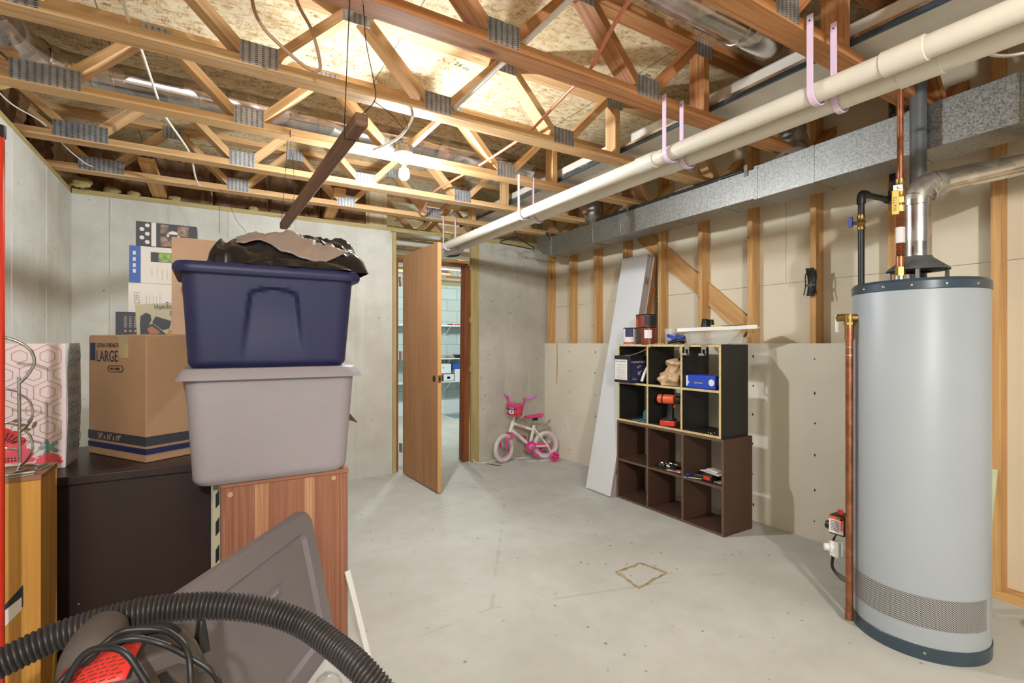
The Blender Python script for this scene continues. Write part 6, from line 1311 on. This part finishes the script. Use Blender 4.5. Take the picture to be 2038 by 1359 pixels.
# kraft faced insulation stuffed in the rim spaces
MT['kraftins'] = plain('kraft_insulation_paper', srgb(118, 84, 54), 0.6, 0, 0.2, 6); MT['fibre'] = plain('yellow_glass_fibre', srgb(176, 156, 104), 0.95, 0, 0.15, 30, 0.5)
def batt(x0, x1, y0, y1, z0_, z1_, seed, axis):
    def f(u, v):
        n = NZ.noise(V((u * 5 + seed, v * 4, seed))); m = abs(NZ.noise(V((u * 9, v * 7 + seed, 3)))); p = 0.03 * n + 0.045 * m + 0.02
        return V((x0 + (x1 - x0) * u, y0 + 0 * u - p, z0_ + (z1_ - z0_) * v)) if axis == 'y' else V((x0 + p, y0 + (y1 - y0) * u, z0_ + (z1_ - z0_) * v))
    return f
k = 0
for (x0, x1) in ((-0.82, -0.42), (-0.40, 0.0), (0.02, 0.40), (0.42, 0.82), (0.84, 1.24)):
    o = put('insulation_batt', MB().grid(batt(x0, x1, YB + 0.15, 0, 2.312, 2.69, 1.7 * k, 'y'), 18, 14), 'kraftins', solid=0.012, org=((x0 + x1) / 2, YB + 0.1, 2.31)); tag(o, 'brown paper faced insulation stuffed above the back wall, ' + ('far left', 'second from left', 'middle', 'second from right', 'nearest the door')[k], 'insulation', 'rim insulation'); k += 1
for j, (y0, y1) in enumerate(((1.05, 1.55), (1.70, 2.18), (2.32, 2.80), (2.95, 3.47), (3.62, 4.06), (4.20, 4.55))):
    o = put('insulation_batt', MB().grid(batt(XL - 0.15, 0, y0, y1, 2.312, 2.69, 9 + 1.3 * j, 'x'), 16, 14), 'kraftins', solid=0.012, org=(XL - 0.1, (y0 + y1) / 2, 2.31)); tag(o, 'brown paper faced insulation above the left wall, ' + ('nearest the camera', 'second from the camera', 'third from the camera', 'fourth from the camera', 'fifth from the camera', 'in the back corner')[j], 'insulation', 'rim insulation')
for j, (x, y, r) in enumerate(((-0.80, 2.95, 0.045), (-0.62, 4.615, 0.035), (-0.49, 4.615, 0.03), (-0.24, 4.615, 0.03), (-0.77, 4.5, 0.045), (0.3, 4.615, 0.028))):
    b = MB(); b.grid(lambda u, v: V((x, y, 2.3085 + r * 0.6)) + V((math.cos(2 * math.pi * u) * math.sin(math.pi * v) * 1.6, math.sin(2 * math.pi * u) * math.sin(math.pi * v) * 0.8, 0.9 * math.cos(math.pi * v))) * r * (0.75 + 0.5 * abs(NZ.noise(V((math.cos(6.283 * u) * 2, math.sin(6.283 * u) * 2 + j, v * 5))))), 18, 12, wrapu=True); o = put('insulation_tuft', b, 'fibre', org=(x, y, 2.31)); tag(o, 'yellowish tuft of loose insulation on the wall plate, ' + ('left wall', 'left of the corner block', 'at the corner block', 'right of the corner block', 'in the corner', 'above the boxes')[j], 'insulation tuft', 'insulation tufts')
# printing on the underside of the sheathing
def stamp(s_, x, y, size, rot, sq=1.0):
    d = V((math.cos(R(rot)), math.sin(R(rot)), 0)); u = V((d.y, -d.x, 0)); return text(s_, size, V((x, y, 2.7015)), d, u, 'ink', bpy.data.objects['ceiling'], name='printed_stamp', squeeze=sq)
stamp('SHEATHING SPAN', 2.05, 1.95, 0.055, 100, 0.8); stamp('EXPOSURE 1', 1.15, 1.40, 0.06, 62, 0.9); stamp('RATED', 1.22, 2.12, 0.035, 12); stamp('STURD-I-FLOOR', 1.2, 2.17, 0.028, 12); stamp('24 oc', 1.1, 2.42, 0.045, 12)

# ------------------------------------------------------------------ far room contents
MT['cool_white'] = plain('cool_white_board', srgb(222, 228, 230), 0.5, 0, 0.02, 5)
YW = 8.2
for k, (z, lab) in enumerate(((1.53, 'highest wall shelf in the far room'), (0.963, 'middle wall shelf in the far room'), (0.564, 'lowest wall shelf in the far room, holding boxes'))):
    T = thing('wall_shelf', lab, 'shelf', (3.5, YW - 0.15, z)); put('shelf_board', MB().box((2.6, YW - 0.30, z - 0.02), (4.3, YW - 0.002, z)), 'cool_white', T, bevel=0.002)
    for x in (3.05, 3.55, 3.86): b = MB(); b.box((x - 0.012, YW - 0.28, z - 0.026), (x + 0.012, YW - 0.002, z - 0.0202)); b.box((x - 0.012, YW - 0.008, z - 0.2), (x + 0.012, YW - 0.002, z - 0.02)); b.beam((x, YW - 0.26, z - 0.026), (x, YW - 0.01, z - 0.18), 0.02, 0.006); put('shelf_bracket', b, 'cool_white', T)
def fbox(nm, lab, x0, x1, z0_, z1_, mat, cat='box', d=0.2, extra=()):
    T = thing(nm, lab, cat, ((x0 + x1) / 2, YW - 0.17, z0_)); put('body', MB().box((x0, YW - 0.28, z0_), (x1, YW - 0.28 + d, z1_)), mat, T, bevel=0.004)
    for (a0, a1, b0, b1, m_) in extra: put('printed_patch', MB().box((x0 + (x1 - x0) * a0, YW - 0.2815, z0_ + (z1_ - z0_) * b0), (x0 + (x1 - x0) * a1, YW - 0.2805, z0_ + (z1_ - z0_) * b1)), m_, T)
fbox('white_device', 'white box with dark dot on the highest far shelf', 3.20, 3.38, 1.531, 1.72, 'cool_white', extra=((0.55, 0.72, 0.75, 0.88, 'ink'),))
for k, (x, m_) in enumerate(((3.58, 'canred'), (3.71, 'redprint'), (3.84, 'canred'))): o = put('red_tool', MB().obox((x, YW - 0.2, 1.545), (1, 0.3, 0.1), (-0.3, 1, 0), (0, 0, 1), (0.05, 0.02, 0.014)), m_, bevel=0.005, org=(x, YW - 0.2, 1.531)); tag(o, 'small red tool on the highest far shelf, ' + ('left one', 'middle one', 'right one')[k], 'tool', 'red tools on the far shelf')
fbox('clutter_case', 'grey flat case on the middle far shelf', 3.36, 3.62, 0.964, 1.005, 'galv_dull', 'case'); fbox('dark_case', 'dark flat case at the right end of the middle far shelf', 3.68, 3.9, 0.964, 1.02, 'black', 'case'); fbox('white_tray', 'white tray at the left of the middle far shelf', 3.12, 3.30, 0.964, 0.99, 'cool_white', 'tray')
o = put('green_sprig', MB().tube(smooth_path([V((3.32, YW - 0.2, 0.964)), V((3.33, YW - 0.2, 1.03)), V((3.30, YW - 0.2, 1.09))], 4), [0.006, 0.007, 0.01, 0.012, 0.016, 0.018, 0.014, 0.012, 0.008], 8), plain('green_plastic', srgb(70, 130, 84), 0.5), org=(3.32, YW - 0.2, 0.964)); tag(o, 'small green plastic sprig standing on the middle far shelf', 'sprig')
fbox('appliance_carton', 'grey and red carton on the lowest far shelf', 3.22, 3.62, 0.565, 0.70, 'greyink', extra=((0.0, 0.5, 0.72, 0.95, 'redprint'), (0.5, 0.98, 0.06, 0.9, 'cool_white'), (0.66, 0.8, 0.3, 0.6, 'ink')))
fbox('appliance_carton', 'white carton with device picture stacked on the grey and red one', 3.24, 3.56, 0.7005, 0.865, 'cool_white', extra=((0.0, 0.38, 0.0, 1.0, 'galv_dull'), (0.1, 0.3, 0.15, 0.55, 'ink'), (0.5, 0.58, 0.55, 0.65, 'navy')))
fbox('white_carton', 'white and pink carton at the right of the lowest far shelf', 3.63, 3.84, 0.565, 0.77, 'cool_white', extra=((0.55, 0.75, 0.1, 0.6, 'coral'),)); fbox('blue_carton', 'blue carton stacked on the white and pink one', 3.60, 3.80, 0.7705, 0.86, 'bluestrip')
struct('trim_19', MB().box((0.6, YW - 0.12, 0), (5.6, YW - 0.001, 0.22)), 'cool_white')
o = put('blue_mat', MB().box((3.4, 7.4, 0.0), (4.4, 7.85, 0.006)), plain('blue_mat', srgb(120, 150, 168), 0.9), org=(3.8, 7.6, 0)); tag(o, 'blue mat lying on the far room floor', 'mat')
for k, (y, z, r, lab) in enumerate(((5.04, 2.276, 0.035, 'pale pipe crossing just behind the opening over the door'), (5.6, 2.281, 0.03, 'pale pipe in the far room, second from the opening'), (6.2, 2.261, 0.05, 'thick pale pipe in the far room, third from the opening'))):
    o = put('far_pipe', MB().tube([(0.7, y, z), (5.3, y, z)], r, 16), 'pvc', org=(2.5, y, z)); tag(o, lab, 'pipe', 'far room pipes')
